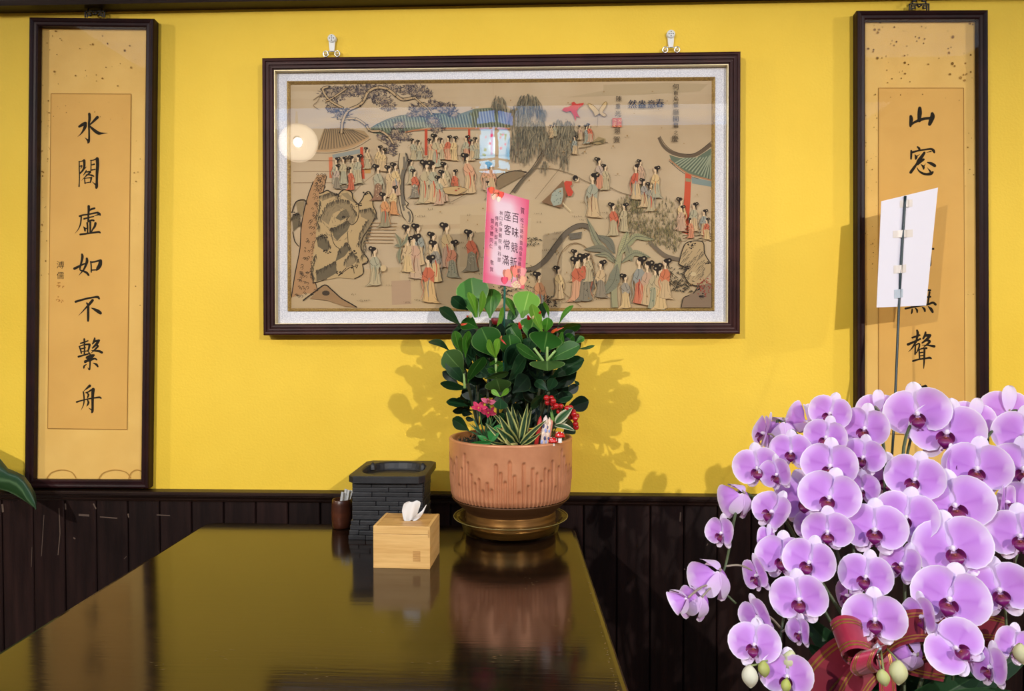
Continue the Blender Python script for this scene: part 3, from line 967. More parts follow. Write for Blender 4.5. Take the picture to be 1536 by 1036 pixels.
# --- right pavilion: upturned eave
K.poly([(1004, 232), (1020, 237), (1045, 236), (1067, 222), (1067, 269), (1046, 264), (1028, 258), (1008, 245)], (96, 106, 86))
for i in range(17):
    x = 1012 + i * 4.6
    K.line([(min(x + 16, 1067), max(224, 236 - max(0, i - 6) * 1.4)), (x - 2, min(246 + i * 1.9, 268))], 1.7, (146, 150, 122))
    K.line([(min(x + 18, 1067), max(226, 237 - max(0, i - 6) * 1.4)), (x, min(247 + i * 1.9, 268))], .7, (70, 80, 68))
K.line([(988, 206, 4), (995, 219, 4.5), (1008, 229, 5), (1028, 234, 5), (1046, 231, 5.5), (1067, 216, 6)], 4, (98, 82, 64), 5)
K.line([(990, 204), (998, 217), (1010, 226.5), (1028, 231), (1045, 228.5), (1067, 212)], .8, (48, 40, 32), 5)
K.line([(1004, 239), (1028, 258), (1050, 266), (1067, 270)], 2, (166, 118, 82), 4)
K.line([(1003, 241), (1027, 260.5), (1050, 268.5), (1067, 272.5)], .7, INKC, 4)
K.poly([(1037, 266), (1067, 271.5), (1067, 280), (1038, 275)], (124, 136, 128))
K.poly([(1028, 259.5), (1037, 262.5), (1035.5, 300), (1032, 352), (1021.5, 348), (1026, 300)], (190, 82, 54))
K.poly([(1028.5, 267), (1036.5, 268), (1036, 273), (1028.3, 272)], (140, 132, 96))
for i in range(40):
    x, y = R_.uniform(1020, 1064), R_.uniform(340, 362)
    K.line([(x, y), (x + R_.uniform(5, 12), y + R_.uniform(-2, 2))], .8, (92, 76, 52))
# --- old pine: trunk, boughs, needle pads
K.poly([(437, 446), (443, 410), (450, 372), (452, 338), (460, 300), (468, 276), (476, 262), (490, 262), (482, 300), (479, 340), (474, 380), (471, 410), (474, 430), (480, 440), (458, 440)], (168, 128, 88))
for i in range(150):
    t_ = R_.random()
    y = 446 - 184 * t_
    x0, x1 = 440 + 36 * t_ ** .8, 474 + 14 * t_
    x = x0 + (x1 - x0) * R_.random() ** 1.4
    r = R_.uniform(1.1, 2.3)
    K.line([(x - r, y), (x, y - r), (x + r, y), (x, y + r)], .7, (58, 48, 38), 2)
K.line([(437, 446), (443, 408), (450, 372), (452, 338), (460, 300), (470, 272)], 1.4, INKC)
K.line([(478, 440), (471, 412), (474, 380), (479, 338), (483, 300), (490, 264)], 1.2, INKC)
def bough(pts, w=4.0):
    K.line([(x, y, w) for x, y in pts], w, (64, 54, 46), 5)
    K.line([(x, y, w * .62) for x, y in pts], w * .6, (178, 150, 112), 5)
    for x, y in pts:
        for _ in range(4):
            K.blob(x + R_.uniform(-4, 4), y + R_.uniform(-2.5, 2.5), .9, .7, (46, 40, 36), 6)
def pad(cx, cy, rx, ry, n=None):
    c0 = R_.choice([(116, 102, 94), (108, 96, 92), (122, 108, 98)])
    for _ in range(5):
        K.blob(cx + R_.uniform(-.3, .3) * rx, cy + R_.uniform(-.25, .25) * ry, rx * .5, ry * .45, (158, 136, 108), 11)
    n = n or int(rx * ry * .62)
    for _ in range(n):
        a, r = R_.uniform(0, 2 * pi), sqrt(R_.random())
        x, y = cx + rx * r * cos(a), cy + ry * r * sin(a)
        b_ = R_.uniform(-pi, 0)
        l = R_.uniform(3.0, 5.4)
        K.line([(x, y, 1.15), (x + l * cos(b_), y + l * sin(b_), .35)], .6, R_.choice([(70, 62, 66), (84, 74, 74), (56, 50, 56), c0]))
for q in ((500, 142, 22, 12), (528, 136, 26, 10), (556, 138, 22, 12), (500, 163, 12, 9), (512, 172, 14, 9), (572, 150, 15, 9), (581, 160, 12, 8), (585, 133, 16, 8), (612, 135, 14, 8), (628, 138, 16, 10),
          (640, 143, 10, 6), (624, 163, 12, 8), (620, 172, 11, 6), (634, 170, 10, 7), (650, 158, 12, 7), (668, 163, 16, 9), (680, 172, 10, 6), (650, 181, 12, 10), (656, 194, 11, 7), (598, 188, 10, 7),
          (604, 204, 12, 9), (590, 212, 12, 12), (594, 200, 9, 8), (586, 226, 9, 9), (572, 206, 9, 6)):
    pad(*q)
bough([(512, 200), (514, 182), (522, 166), (538, 158), (546, 150), (552, 138), (566, 131), (582, 134), (594, 143), (604, 149), (622, 146)], 5)
bough([(622, 146), (632, 155), (642, 163), (648, 172)], 3)
bough([(520, 178), (534, 178), (548, 187), (556, 196), (572, 197), (584, 206), (590, 216)], 4)
bough([(514, 162), (494, 150), (484, 134), (492, 130)], 4)
bough([(488, 152), (500, 146), (520, 132)], 3)
K.line([(470, 150), (480, 143), (486, 146)], 1, (120, 100, 76))
K.line([(482, 140), (476, 152), (470, 158), (478, 164)], .8, (120, 100, 76))
# --- garden rock
def cp(x, y):
    return (430 + x / 4.933, 260 + y / 4.933)
def cpl(l):
    return [cp(*p[:2]) for p in l]
K.poly(cpl([(240, 150), (300, 125), (380, 155), (430, 120), (485, 140), (530, 232), (580, 150), (612, 135), (640, 200), (662, 290), (600, 420), (553, 500), (560, 580), (603, 640), (560, 672), (566, 740), (500, 780), (380, 770), (205, 805), (180, 700), (215, 480), (228, 300)]), (178, 150, 106))
DK, MD = (104, 92, 70), (140, 120, 88)
for pts, c in (([(250, 165), (330, 140), (395, 160), (330, 178), (262, 205)], MD), ([(400, 150), (450, 140), (490, 185), (520, 228), (450, 190)], MD),
               ([(245, 330), (300, 230), (380, 195), (460, 205), (520, 300), (500, 370), (440, 380), (470, 320), (420, 255), (340, 300), (310, 380)], MD),
               ([(360, 330), (400, 280), (440, 262), (470, 320), (440, 330), (400, 350)], DK), ([(325, 405), (370, 395), (440, 350), (470, 380), (450, 425), (400, 470), (375, 500), (350, 470)], DK),
               ([(222, 475), (270, 452), (300, 490), (322, 540), (300, 585), (230, 540)], DK), ([(380, 580), (440, 512), (468, 560), (430, 612), (360, 652)], DK), ([(218, 720), (300, 682), (362, 650), (372, 735), (290, 782), (220, 798)], DK),
               ([(430, 650), (485, 585), (530, 640), (480, 682), (440, 700)], MD), ([(540, 270), (625, 258), (655, 310), (620, 390), (590, 470), (565, 560), (590, 625), (560, 615), (530, 520), (560, 400), (600, 345), (550, 320)], MD),
               ([(40, 330), (80, 290), (95, 380), (50, 430)], DK), ([(70, 215), (130, 200), (120, 330), (80, 280)], MD)):
    K.poly(cpl(pts), c)
for pts, w in (([(240, 150), (270, 140), (300, 125), (330, 140), (380, 155), (400, 135), (430, 120), (480, 140), (492, 190), (530, 230)], 1.8), ([(530, 230), (560, 190), (580, 150), (610, 135), (635, 180), (640, 240), (662, 290), (650, 335), (600, 420), (562, 480), (552, 560), (600, 630), (595, 660), (560, 672)], 1.6),
               ([(530, 232), (535, 290), (520, 350), (480, 380), (440, 340)], 1.2), ([(560, 672), (566, 740), (500, 780)], 1.2), ([(180, 700), (195, 800), (205, 808), (300, 780)], 1.0), ([(40, 285), (70, 210), (130, 195), (150, 230)], 1.6),
               ([(45, 430), (60, 500), (90, 540)], 1.2), ([(440, 700), (380, 760), (480, 690), (500, 740)], 1), ([(325, 420), (350, 520), (395, 560)], 1), ([(450, 430), (455, 520)], .9)):
    K.line([(*cp(x, y), w) for x, y in pts], w, (48, 40, 32), 4)
for _ in range(120):
    a = R_.uniform(0, 6.3)
    x, y = 505 + 26 * cos(a) * R_.random() ** .5, 330 + 36 * sin(a) * R_.random() ** .5
    b_ = a + 1.6
    K.line([(x, y, .9), (x + 5 * cos(b_), y + 5 * sin(b_), .2)], .7, (116, 100, 76))
for pts_ in ([(250, 165), (330, 140), (395, 160)], [(245, 330), (300, 230), (380, 195), (460, 205), (520, 300)], [(222, 475), (270, 452), (322, 540)], [(380, 580), (440, 512), (468, 560)], [(218, 720), (300, 682), (362, 650)],
             [(430, 650), (485, 585), (530, 640)], [(540, 270), (625, 258), (655, 310)], [(600, 345), (560, 400), (530, 520)], [(40, 330), (80, 290), (95, 380)], [(325, 405), (370, 395), (450, 350)], [(560, 610), (590, 470), (620, 390)], [(240, 400), (228, 300), (250, 200)], [(200, 780), (190, 700), (215, 600)]):
    for p_ in smooth_pts(pts_, 9):
        for _ in range(2):
            x, y = cp(p_[0] + R_.uniform(-8, 8), p_[1] + R_.uniform(-4, 4))
            K.line([(x, y, 1.3), (x + R_.uniform(-2.5, 2.5), y + R_.uniform(3, 8), .3)], .8, R_.choice([(78, 68, 52), (98, 86, 66), (60, 52, 42)]))
for cx, cy in ((363, 160), (530, 235), (595, 150), (440, 330), (280, 465), (490, 585), (300, 580), (500, 690), (395, 730), (60, 300)):
    for _ in range(9):
        x, y = cp(cx + R_.uniform(-26, 26), cy + R_.uniform(-14, 14))
        K.blob(x, y, R_.uniform(.8, 1.7), R_.uniform(.6, 1.2), (38, 34, 30), 6)
K.poly(cpl([(170, 925), (280, 825), (330, 858), (400, 920), (520, 990), (430, 985), (300, 940)]), (150, 118, 82))
K.line([(*cp(x, y), 1.8) for x, y in [(120, 940), (200, 880), (280, 825), (330, 858), (400, 920), (460, 955), (520, 990)]], 1.8, (50, 42, 34), 4)
K.blob(*cp(290, 885), 6, 4, (70, 58, 46))
# --- forked pale trunk in the middle
def c2_(x, y):
    return (580 + x / 8.63, 200 + y / 8.63)
K.poly([c2_(*p) for p in [(170, 255), (245, 250), (278, 335), (268, 430), (228, 545), (220, 700), (232, 850), (280, 905), (250, 950), (310, 1000), (335, 1080), (330, 1150), (285, 1170), (250, 1120), (205, 1060), (160, 850), (140, 600), (165, 500), (150, 400)]], (182, 160, 126))
for pts in ([(250, 260), (262, 340), (240, 450), (215, 560), (205, 700), (215, 840), (240, 930)], [(225, 300), (225, 420), (190, 560), (185, 720), (200, 880), (225, 1000)], [(280, 1010), (305, 1080), (290, 1150)]):
    K.line([(*c2_(x, y), 3.2) for x, y in pts], 3, (112, 102, 86), 4)
K.line([(*c2_(x, y), 1.2) for x, y in [(245, 250), (278, 335), (268, 430), (228, 545), (220, 700), (232, 850), (280, 905), (252, 950), (312, 1000), (338, 1080), (330, 1150)]], 1.2, (48, 42, 36), 4)
K.line([(*c2_(x, y), 1.0) for x, y in [(170, 255), (150, 400), (165, 500), (140, 600), (160, 850), (205, 1060), (250, 1120)]], 1, (60, 52, 42), 4)
# --- stone steps
for i in range(7):
    y = 334 + i * 5
    K.line([(556 - i * 1.5, y), (596 - i * 1.0, y + .6)], .8, (150, 116, 74))
# --- willow
def willow(cx, cy, rx, ry, ln, n):
    for _ in range(int(n * .8)):
        a = R_.uniform(0, 2 * pi)
        r = sqrt(R_.random())
        x, y = cx + rx * r * cos(a), cy + ry * r * sin(a)
        s = R_.uniform(-.35, .35) + (x - cx) * .012
        l = ln * R_.uniform(.5, 1.1)
        K.line([(x, y, .9), (x + s * l * .5, y + l * .3, .9), (x + s * l * .8, y + l, .4)], .8, R_.choice([(112, 104, 84), (96, 90, 74), (128, 116, 92), (78, 74, 64), (146, 132, 104)]), 2)
for q in ((792, 152, 16, 12, 20, 130), (748, 152, 9, 9, 18, 60), (778, 170, 16, 14, 24, 120), (812, 168, 7, 9, 14, 46), (802, 190, 18, 14, 26, 130), (838, 186, 8, 10, 16, 60), (852, 190, 12, 12, 20, 80), (785, 205, 20, 14, 22, 120),
          (815, 210, 20, 14, 22, 120), (845, 208, 14, 12, 22, 90), (860, 202, 6, 8, 12, 30), (770, 225, 12, 10, 16, 50), (835, 228, 16, 8, 14, 50), (848, 240, 6, 6, 18, 22), (816, 246, 5, 5, 16, 14), (786, 228, 12, 8, 16, 50)):
    willow(*q)
K.line([(770, 288, 6), (784, 270, 5), (800, 254, 4.4), (810, 240, 3.6), (818, 224, 2.4), (828, 212, 1)], 4, (98, 86, 68), 4)
K.line([(764, 292), (780, 271), (797, 253), (807, 238), (815, 224)], .9, INKC, 4)
K.poly([(742, 270), (760, 258), (782, 254), (788, 262), (766, 274), (748, 284)], (128, 108, 80))
K.line([(738, 276), (752, 262), (772, 256), (790, 258)], 1.4, INKC, 4)
# --- hill line, far figures' mound
K.line([(800, 252), (830, 253), (860, 262), (884, 274), (905, 276), (930, 288), (960, 296)], .9, (124, 104, 76), 4)
K.line([(868, 222), (885, 219), (900, 212), (912, 214)], 1, (110, 94, 66), 4)
K.poly([(886, 214), (898, 205), (908, 208), (907, 214), (896, 217)], (150, 128, 88))
for i in range(6):
    K.line([(884 + i * 2, 216 - i), (906, 209 + i * 1.2)], .7, (94, 82, 58))
K.line([(872, 230), (880, 222), (876, 198)], .5, (120, 104, 78))
# --- kites
K.poly([(843, 165), (846, 161.5), (853, 160), (858, 157), (857, 154), (861, 152.5), (865, 156), (870, 155), (876, 154), (874.5, 157.5), (868, 162), (865, 167), (867, 172), (870.5, 177), (864.5, 174), (863.4, 182), (860.5, 173), (856, 166.5), (849, 168)], (190, 66, 56))
for s, pts in ((1, [(899, 164), (906, 154), (910, 153), (909, 160), (904, 168), (910, 172), (906, 175), (899, 170)]), (1, [(898, 166), (890, 158), (882, 155), (884, 161), (890, 168), (892, 174), (895, 173), (899, 170)])):
    K.poly(pts, (192, 162, 112))
    K.line(pts + [pts[0]], .9, (128, 102, 54), 2)
K.line([(897, 175), (896, 190)], .5, (120, 100, 70))
# --- garden wall, plaque, moon gate
K.line([(789, 405, 6), (803, 402, 6.5), (820, 389, 7), (836, 367, 7.5), (851, 348, 7.5), (868, 338.5, 7.5), (883, 341, 7), (898, 359, 6.5)], 7, (104, 92, 76), 5)
K.line([(789, 401.5), (802, 398.5), (817, 386), (833, 364), (849, 345), (868, 335), (884.5, 338), (900, 357)], .9, (58, 50, 42), 5)
K.line([(974, 362, 5), (986, 374, 6), (1000, 384, 6), (1019, 389, 6)], 6, (112, 98, 80), 4)
K.poly([(853, 350.5), (862, 349), (873, 347.5), (871.5, 357.5), (862, 358.5), (855, 360)], (106, 98, 84))
ring = [(863 + 26.5 * cos(a), 404 + 40 * sin(a)) for a in [2.25 + i * .42 for i in range(13)]]
K.line(ring, .9, (118, 92, 62), 4)
K.line([(x + 2.5, y + 1) for x, y in ring[4:]], .7, (140, 112, 76), 4)
K.line([(838, 432), (856, 448), (872, 460)], .9, (120, 96, 66), 3)
# --- shrub behind the wall: short upright strokes
for _ in range(950):
    e = R_.choice(((940, 312, 18, 16), (958, 300, 10, 22), (972, 332, 30, 26), (1000, 330, 18, 30), (960, 345, 26, 16), (1010, 358, 14, 24), (985, 356, 26, 14), (950, 330, 22, 18)))
    a, r = R_.uniform(0, 2 * pi), sqrt(R_.random())
    x, y = e[0] + e[2] * r * cos(a), e[1] + e[3] * r * sin(a)
    l = R_.uniform(3, 7)
    K.line([(x, y, .9), (x + R_.uniform(-1.6, 1.6), y - l, .3)], .8, R_.choice([(104, 98, 66), (128, 116, 76), (88, 84, 60), (146, 130, 84), (76, 72, 56)]))
# --- banana tree
def bleaf(x0, y0, x1, y1, w, c, bend=0.0):
    mx_, my_ = (x0 + x1) / 2 - (y1 - y0) * bend, (y0 + y1) / 2 + (x1 - x0) * bend
    K.line([(x0, y0, 1), ((x0 + mx_) / 2, (y0 + my_) / 2, w * .8), (mx_, my_, w), ((x1 + mx_) / 2, (y1 + my_) / 2, w * .75), (x1, y1, .5)], w, c, 4)
    K.line([(x0, y0), (mx_, my_), (x1, y1)], .9, (88, 88, 74), 4)
    for i in range(14):
        t_ = (i + 1) / 15
        x = x0 + (x1 - x0) * t_ + (mx_ - (x0 + x1) / 2) * 4 * t_ * (1 - t_)
        y = y0 + (y1 - y0) * t_ + (my_ - (y0 + y1) / 2) * 4 * t_ * (1 - t_)
        dx, dy = (x1 - x0), (y1 - y0)
        l = hypot(dx, dy)
        hw = w * .42 * sin(pi * t_)
        K.line([(x - dy / l * hw, y + dx / l * hw), (x + dy / l * hw, y - dx / l * hw)], .5, (116, 114, 92))
K.line([(922, 461, 10), (921, 430, 9), (926, 400, 9), (930, 380, 7)], 8, (150, 144, 108), 4)
K.line([(918, 461), (917, 430), (922, 402)], .8, (96, 92, 72), 4)
bleaf(925, 392, 880, 326, 9, (136, 132, 104), -.10)
bleaf(922, 380, 895, 352, 12, (112, 108, 92), .15)
bleaf(922, 386, 876, 374, 11, (118, 112, 92), .16)
bleaf(922, 394, 892, 382, 7, (140, 134, 104), .2)
bleaf(928, 384, 942, 345, 13, (160, 154, 112), .05)
bleaf(934, 376, 982, 360, 9, (146, 142, 104), -.28)
bleaf(940, 366, 948, 392, 12, (142, 136, 104), .0)
bleaf(932, 394, 976, 386, 9, (140, 136, 104), -.25)
bleaf(926, 396, 903, 444, 17, (124, 122, 100), -.12)
bleaf(906, 412, 884, 442, 11, (112, 106, 90), .2)
# --- rocks and bamboo lower right
K.poly([(1018, 396), (1024, 374), (1030, 364), (1044, 361), (1055, 364), (1057, 380), (1066, 395), (1066, 408), (1056, 420), (1044, 428), (1032, 424), (1026, 412), (1030, 402)], (176, 150, 110))
K.poly([(1022, 461), (1026, 446), (1036, 440), (1046, 436), (1058, 426), (1067, 424), (1067, 461)], (132, 110, 88))
for _ in range(70):
    x, y = R_.uniform(1026, 1058), R_.uniform(372, 420)
    K.line([(x, y, 1.1), (x - 6, y + 8, .2)], .8, (104, 92, 72))
K.blob(1040, 411, 4.5, 3.2, (196, 172, 130))
K.line([(1018, 396), (1024, 374), (1030, 364), (1044, 361), (1055, 364), (1057, 380), (1066, 395)], 1.4, (46, 40, 34), 4)
K.line([(1018, 396), (1030, 403), (1026, 412), (1034, 425), (1046, 430), (1040, 440)], 1.4, (46, 40, 34), 4)
K.line([(1022, 461), (1025, 447), (1034, 443)], 1.3, (46, 40, 34), 3)
for cx, cy, rr, n in ((1038, 368, 5, 16), (1032, 400, 4, 12), (1050, 432, 4, 10), (1062, 394, 3, 8), (1052, 445, 4, 12)):
    for _ in range(n):
        K.blob(cx + R_.gauss(0, rr * .6), cy + R_.gauss(0, rr * .5), R_.uniform(.8, 1.8), R_.uniform(.6, 1.4), (40, 34, 32), 6)
for _ in range(60):
    K.blob(R_.gauss(1056, 6), R_.gauss(430, 6), R_.uniform(.6, 1.4), R_.uniform(.6, 1.2), R_.choice([(150, 62, 50), (128, 60, 50)]), 6)
def bamboo(cx, cy, rx, ry, n, c=(58, 54, 42)):
    for _ in range(n):
        x, y = cx + R_.uniform(-rx, rx), cy + R_.uniform(-ry, ry)
        a = R_.choice((R_.uniform(.2, 1.2), R_.uniform(1.9, 2.9)))
        l = R_.uniform(2.5, 5.5)
        K.line([(x, y, .2), (x + l * .4 * cos(a), y + l * .4 * sin(a), 1.3), (x + l * cos(a), y + l * sin(a), .2)], 1, c, 2)
bamboo(1012, 412, 16, 14, 80)
bamboo(1024, 428, 16, 9, 60)
bamboo(822, 450, 14, 8, 70, (44, 40, 36))
bamboo(775, 420, 24, 26, 120, (52, 48, 40))
bamboo(800, 362, 10, 7, 26)
bamboo(745, 440, 20, 14, 60, (44, 40, 36))
K.line([(700, 461, 9), (712, 446, 8), (726, 434, 7)], 8, (150, 126, 92))
# --- grass ticks
for _ in range(125):
    x, y = R_.uniform(520, 1050), R_.uniform(300, 458)
    if (x < 580 and y < 420) or (x > 880 and y < 410 and not (y > 300 and x < 930 and y < 330)):
        continue
    for i in range(R_.randint(3, 6)):
        K.line([(x + i * 2.6, y + R_.uniform(-1, 1), .9), (x + i * 2.6 + R_.uniform(-1.2, 1.2), y - R_.uniform(1, 2.6), .3)], .7, (94, 80, 54))
# --- the ladies
def lady(x, y, h, robe, skirt, f=1, lean=0.0, sash=None, dots=None, bun=0):
    """x, y: face centre; h: height from crown to hem; f: facing (+1 right)"""
    r = h * .072
    robe, skirt = [tuple(int(v * .72 + t_ * .28) for v, t_ in zip(c, (190, 160, 118))) for c in (robe, skirt)]
    sh, wa, hem = y + r * 2.2, y + h * .40, y + h * .93
    lx = lean * h
    K.poly([(x - r * 1.1 + lx, wa - 1), (x + r * 1.1 + lx, wa - 1), (x + r * 2.0 + lx, hem - h * .12), (x + r * 2.5 + lx, hem), (x + r * .4 + lx, hem + r * .5), (x - r * 2.2 + lx, hem), (x - r * 1.7 + lx, hem - h * .12)], skirt)
    K.poly([(x - r * .7, sh), (x + r * .7, sh), (x + r * 1.7 + lx * .5, sh + r * 1.5), (x + r * 2.3 * (1 if f > 0 else .75) + lx * .6, wa - r * .4), (x + r * 1.5 + lx, wa + r * 1.6), (x + lx, wa + r * .6),
            (x - r * 1.4 + lx, wa + r * 1.5), (x - r * 2.2 * (1 if f < 0 else .75) + lx * .6, wa - r * .4), (x - r * 1.7 + lx * .5, sh + r * 1.5)], robe)
    dk = tuple(int(v * .62) for v in robe)
    K.line([(x - r * .3, sh), (x + r * .2 * f, sh + r * 1.6), (x + r * .9 * f + lx, wa)], .8, dk)
    K.line([(x + r * 1.7 + lx * .5, sh + r * 1.5), (x + r * 1.9 + lx * .6, wa - r), (x + r * .5 + lx, wa + r * .3)], .7, dk)
    K.line([(x - r * 1.7 + lx * .5, sh + r * 1.5), (x - r * 1.9 + lx * .6, wa - r), (x - r * .5 + lx, wa + r * .3)], .7, dk)
    d2 = tuple(int(v * .7) for v in skirt)
    for k_ in (-1.1, -.2, .8):
        K.line([(x + k_ * r * .7 + lx, wa + r * .8), (x + k_ * r * 1.6 + lx, hem)], .6, d2)
    K.poly([(x - f * r * .6 + lx, hem - h * .2), (x - f * r * 1.9 + lx, hem - h * .06), (x - f * r * 3.6 + lx, hem + r * .7), (x - f * r * 1.2 + lx, hem + r * .5)], skirt)
    K.line([(x - f * r * 1.5 + lx, hem - h * .1), (x - f * r * 2.6 + lx, hem), (x - f * r * 3.6 + lx, hem + r * .7)], .6, d2)
    K.line([(x + f * r * 1.4 + lx * .6, sh + r * 2.2, 1.5), (x + f * r * 2.4 + lx, wa + h * .10, 1.1), (x + f * r * 1.8 + lx, wa + h * .3, .7), (x + f * r * 2.7 + lx, hem - h * .06, .4)], 1, robe, 3)
    K.line([(x + f * r * 1.7 + lx * .6, sh + r * 2.2), (x + f * r * 2.7 + lx, wa + h * .10), (x + f * r * 2.1 + lx, wa + h * .3)], .5, dk, 3)
    K.line([(x - r * 2.2 + lx, hem), (x + r * .4 + lx, hem + r * .5), (x + r * 2.5 + lx, hem)], .6, d2)
    if sash:
        K.line([(x + lx, wa, 1.6), (x + r * .5 * f + lx, wa + h * .2, 1.4), (x + r * .2 * f + lx, hem - h * .1, 1)], 1.4, sash)
    if dots:
        for k_ in range(12):
            K.blob(x + lx + R_.uniform(-1.4, 1.4) * r, R_.uniform(wa + 2, hem - 4), .8, .8, dots, 6)
    K.blob(x, y, r * .82, r * 1.12, SKIN, 12)
    K.poly([(x - r * .3, y + r * .9), (x + r * .3, y + r * .9), (x + r * .4, sh + .6), (x - r * .4, sh + .6)], SKIN)
    hx_ = x - f * r * .45
    K.blob(hx_, y - r * .75, r * 1.05, r * .8, INKC, 12)
    K.blob(x - f * r * .9, y + r * .1, r * .5, r * 1.0, INKC, 10)
    bx_, by_ = x - f * r * (1.5 if bun == 0 else .4), y - r * (.9 if bun == 0 else 1.9)
    K.blob(bx_, by_, r * .95, r * .9, INKC, 12)
    K.blob(bx_, by_, r * .32, r * .3, (170, 150, 118), 8)
    K.line([(x - f * r * 1.0, y + r * .9, 1.6), (x - f * r * 1.3, y + r * 2.4, .6)], 1, INKC)
    K.blob(x + f * r * .35, y + r * .1, .5, .35, (70, 52, 44), 6)
    K.blob(x + f * r * .45, y + r * .6, .45, .3, (180, 70, 60), 6)
C1, C2, C3, C4, C5, C6 = (176, 160, 126), (196, 166, 124), (186, 150, 124), (158, 156, 132), (206, 174, 122), (172, 152, 138)
PINK = (204, 146, 112)
figs = [
 (620, 211, 30, C4, C1, 1), (629, 213, 28, C1, C4, 1), (646, 211, 30, PINK, C2, 1), (654, 206, 46, C1, C4, 1, 0, RED), (663, 210, 30, C2, C1, 1), (672, 207, 34, RED, PINK, -1), (681, 208, 34, C5, C5, -1), (699, 207, 34, C4, PINK, -1), (708, 212, 30, C4, C2, 1), (715, 209, 30, C1, C4, 1),
 (504, 240, 38, C4, C4, -1), (515, 239, 38, C1, C4, -1), (529, 238, 40, C1, C1, 1), (537, 236, 40, C4, C1, -1), (505, 250, 34, C6, GRY, -1), (526, 254, 32, RED, RED, 1), (551, 224, 30, C2, C1, 1), (568, 222, 34, C5, C2, -1), (575, 226, 32, C5, C2, -1),
 (567, 252, 50, C4, (122, 84, 66), 1, 0, None, (186, 156, 120)), (584, 253, 44, C2, C2, 1), (593, 249, 46, C5, C3, 1, 0, BLU), (617, 243, 34, C4, C1, 1), (622, 258, 40, RED, (112, 108, 98), 1, 0, None, (186, 170, 140)),
 (640, 247, 60, C1, C1, 1, -.06, RED), (650, 248, 58, C4, C2, 1, 0, RED), (668, 248, 44, C1, C1, 1), (665, 260, 44, C2, C3, 1), (659, 268, 40, C4, C3, 1, 0, RED), (681, 258, 34, RED, RED, -1, .08), (701, 236, 56, PINK, C2, 1, .05, RED), (729, 247, 40, PINK, C3, -1), (737, 248, 40, PINK, C2, 1),
 (733, 274, 26, C4, GRY, 1), (590, 283, 40, C5, ORG, -1), (577, 294, 48, ORG, (130, 122, 96), 1, 0, RED), (562, 376, 54, C4, C1, 1, 0, (120, 122, 98)),
 (627, 342, 58, BLU, C2, 1, 0, (110, 100, 84)), (612, 343, 52, C2, C1, 1), (621, 358, 62, (192, 150, 126), (188, 156, 130), -1, .03, (128, 84, 62)), (611, 360, 50, C2, C5, -1), (650, 354, 54, C2, C1, 1), (670, 341, 62, C5, C3, 1, 0, RED), (653, 367, 58, (130, 128, 118), C5, 1, 0, RED), (678, 366, 52, (198, 116, 88), (132, 134, 114), -1, 0, None, (84, 100, 84)),
 (642, 390, 66, RED, (204, 164, 106), -1, .03, (120, 120, 112)), (706, 351, 58, RED, (112, 108, 92), 1, .02, None, (160, 148, 118)),
 (899, 241, 44, C6, (196, 124, 96), 1), (908, 250, 36, C1, C1, 1), (954, 251, 50, (184, 66, 48), C2, -1, 0, BLU), (961, 243, 34, C3, C3, 1), (966, 272, 40, (136, 134, 130), C2, 1, 0, (132, 70, 50)), (976, 278, 40, (130, 130, 122), C1, 1, 0, RED), (983, 254, 44, C5, C4, -1, .02, ORG),
 (889, 266, 62, (144, 150, 134), C2, -1, 0, (120, 80, 58)), (920, 309, 46, RED, C1, 1), (936, 309, 40, C1, C1, -1),
 (1022, 301, 44, C5, C3, 1), (1022, 312, 36, C3, C3, -1), (1041, 308, 40, C4, C2, -1), (1056, 318, 36, BLU, C2, -1), (1060, 330, 30, RED, C5, -1), (1036, 330, 28, (204, 122, 90), (204, 122, 90), 1),
 (864, 379, 44, C2, C2, 1), (866, 392, 62, RED, PINK, 1, -.02), (877, 388, 66, RED, (106, 102, 90), 1, 0, None, (60, 60, 54)), (883, 384, 40, C1, C1, 1), (838, 404, 46, C5, C2, 1), (901, 396, 52, C2, GRY, -1),
 (938, 416, 48, (132, 130, 122), C5, 1), (959, 392, 66, (126, 134, 134), (196, 96, 70), -1, .01, (150, 60, 48)), (971, 398, 62, C3, C2, -1), (983, 402, 64, C1, (142, 148, 122), -1, -.02, None, (92, 110, 92)), (990, 406, 60, C2, C5, 1), (998, 394, 56, (196, 96, 62), C2, -1, 0),
 (809, 414, 58, (190, 124, 86), BLU, 1, 0, (176, 96, 64)),
 (827, 189, 18, C2, C2, 1), (832, 187, 18, C4, C1, 1), (870, 190, 20, C3, C2, 1), (880, 190, 26, BLU, (136, 148, 136), 1), (884, 188, 26, RED, C3, 1, .03), (862, 206, 26, BLU, C2, -1)]
for q in figs:
    lady(*q)
# kneeling lady with the kite line at the hillside
K.poly([(826, 290), (845, 270), (850, 290), (842, 312), (812, 303)], (124, 94, 66))
K.poly([(826, 300), (828, 290), (836, 283), (844, 281), (845, 292), (842, 306), (830, 309)], (152, 156, 138))
for _ in range(14):
    K.blob(R_.uniform(829, 842), R_.uniform(285, 305), .8, .8, (92, 100, 92), 6)
K.poly([(846, 274), (849, 271), (858, 272), (858, 277), (855, 279), (860, 288), (857, 294), (852, 294), (848, 284)], (186, 70, 52))
K.blob(865, 269, 3.2, 3.8, SKIN)
K.blob(863, 267, 4.2, 4.4, INKC)
K.blob(864, 269, 1.2, 1.2, (190, 168, 130))
K.line([(803, 298), (840, 252), (858, 228)], .5, (110, 92, 66))
K.line([(844, 304), (857, 317)], 1.4, (206, 184, 142))
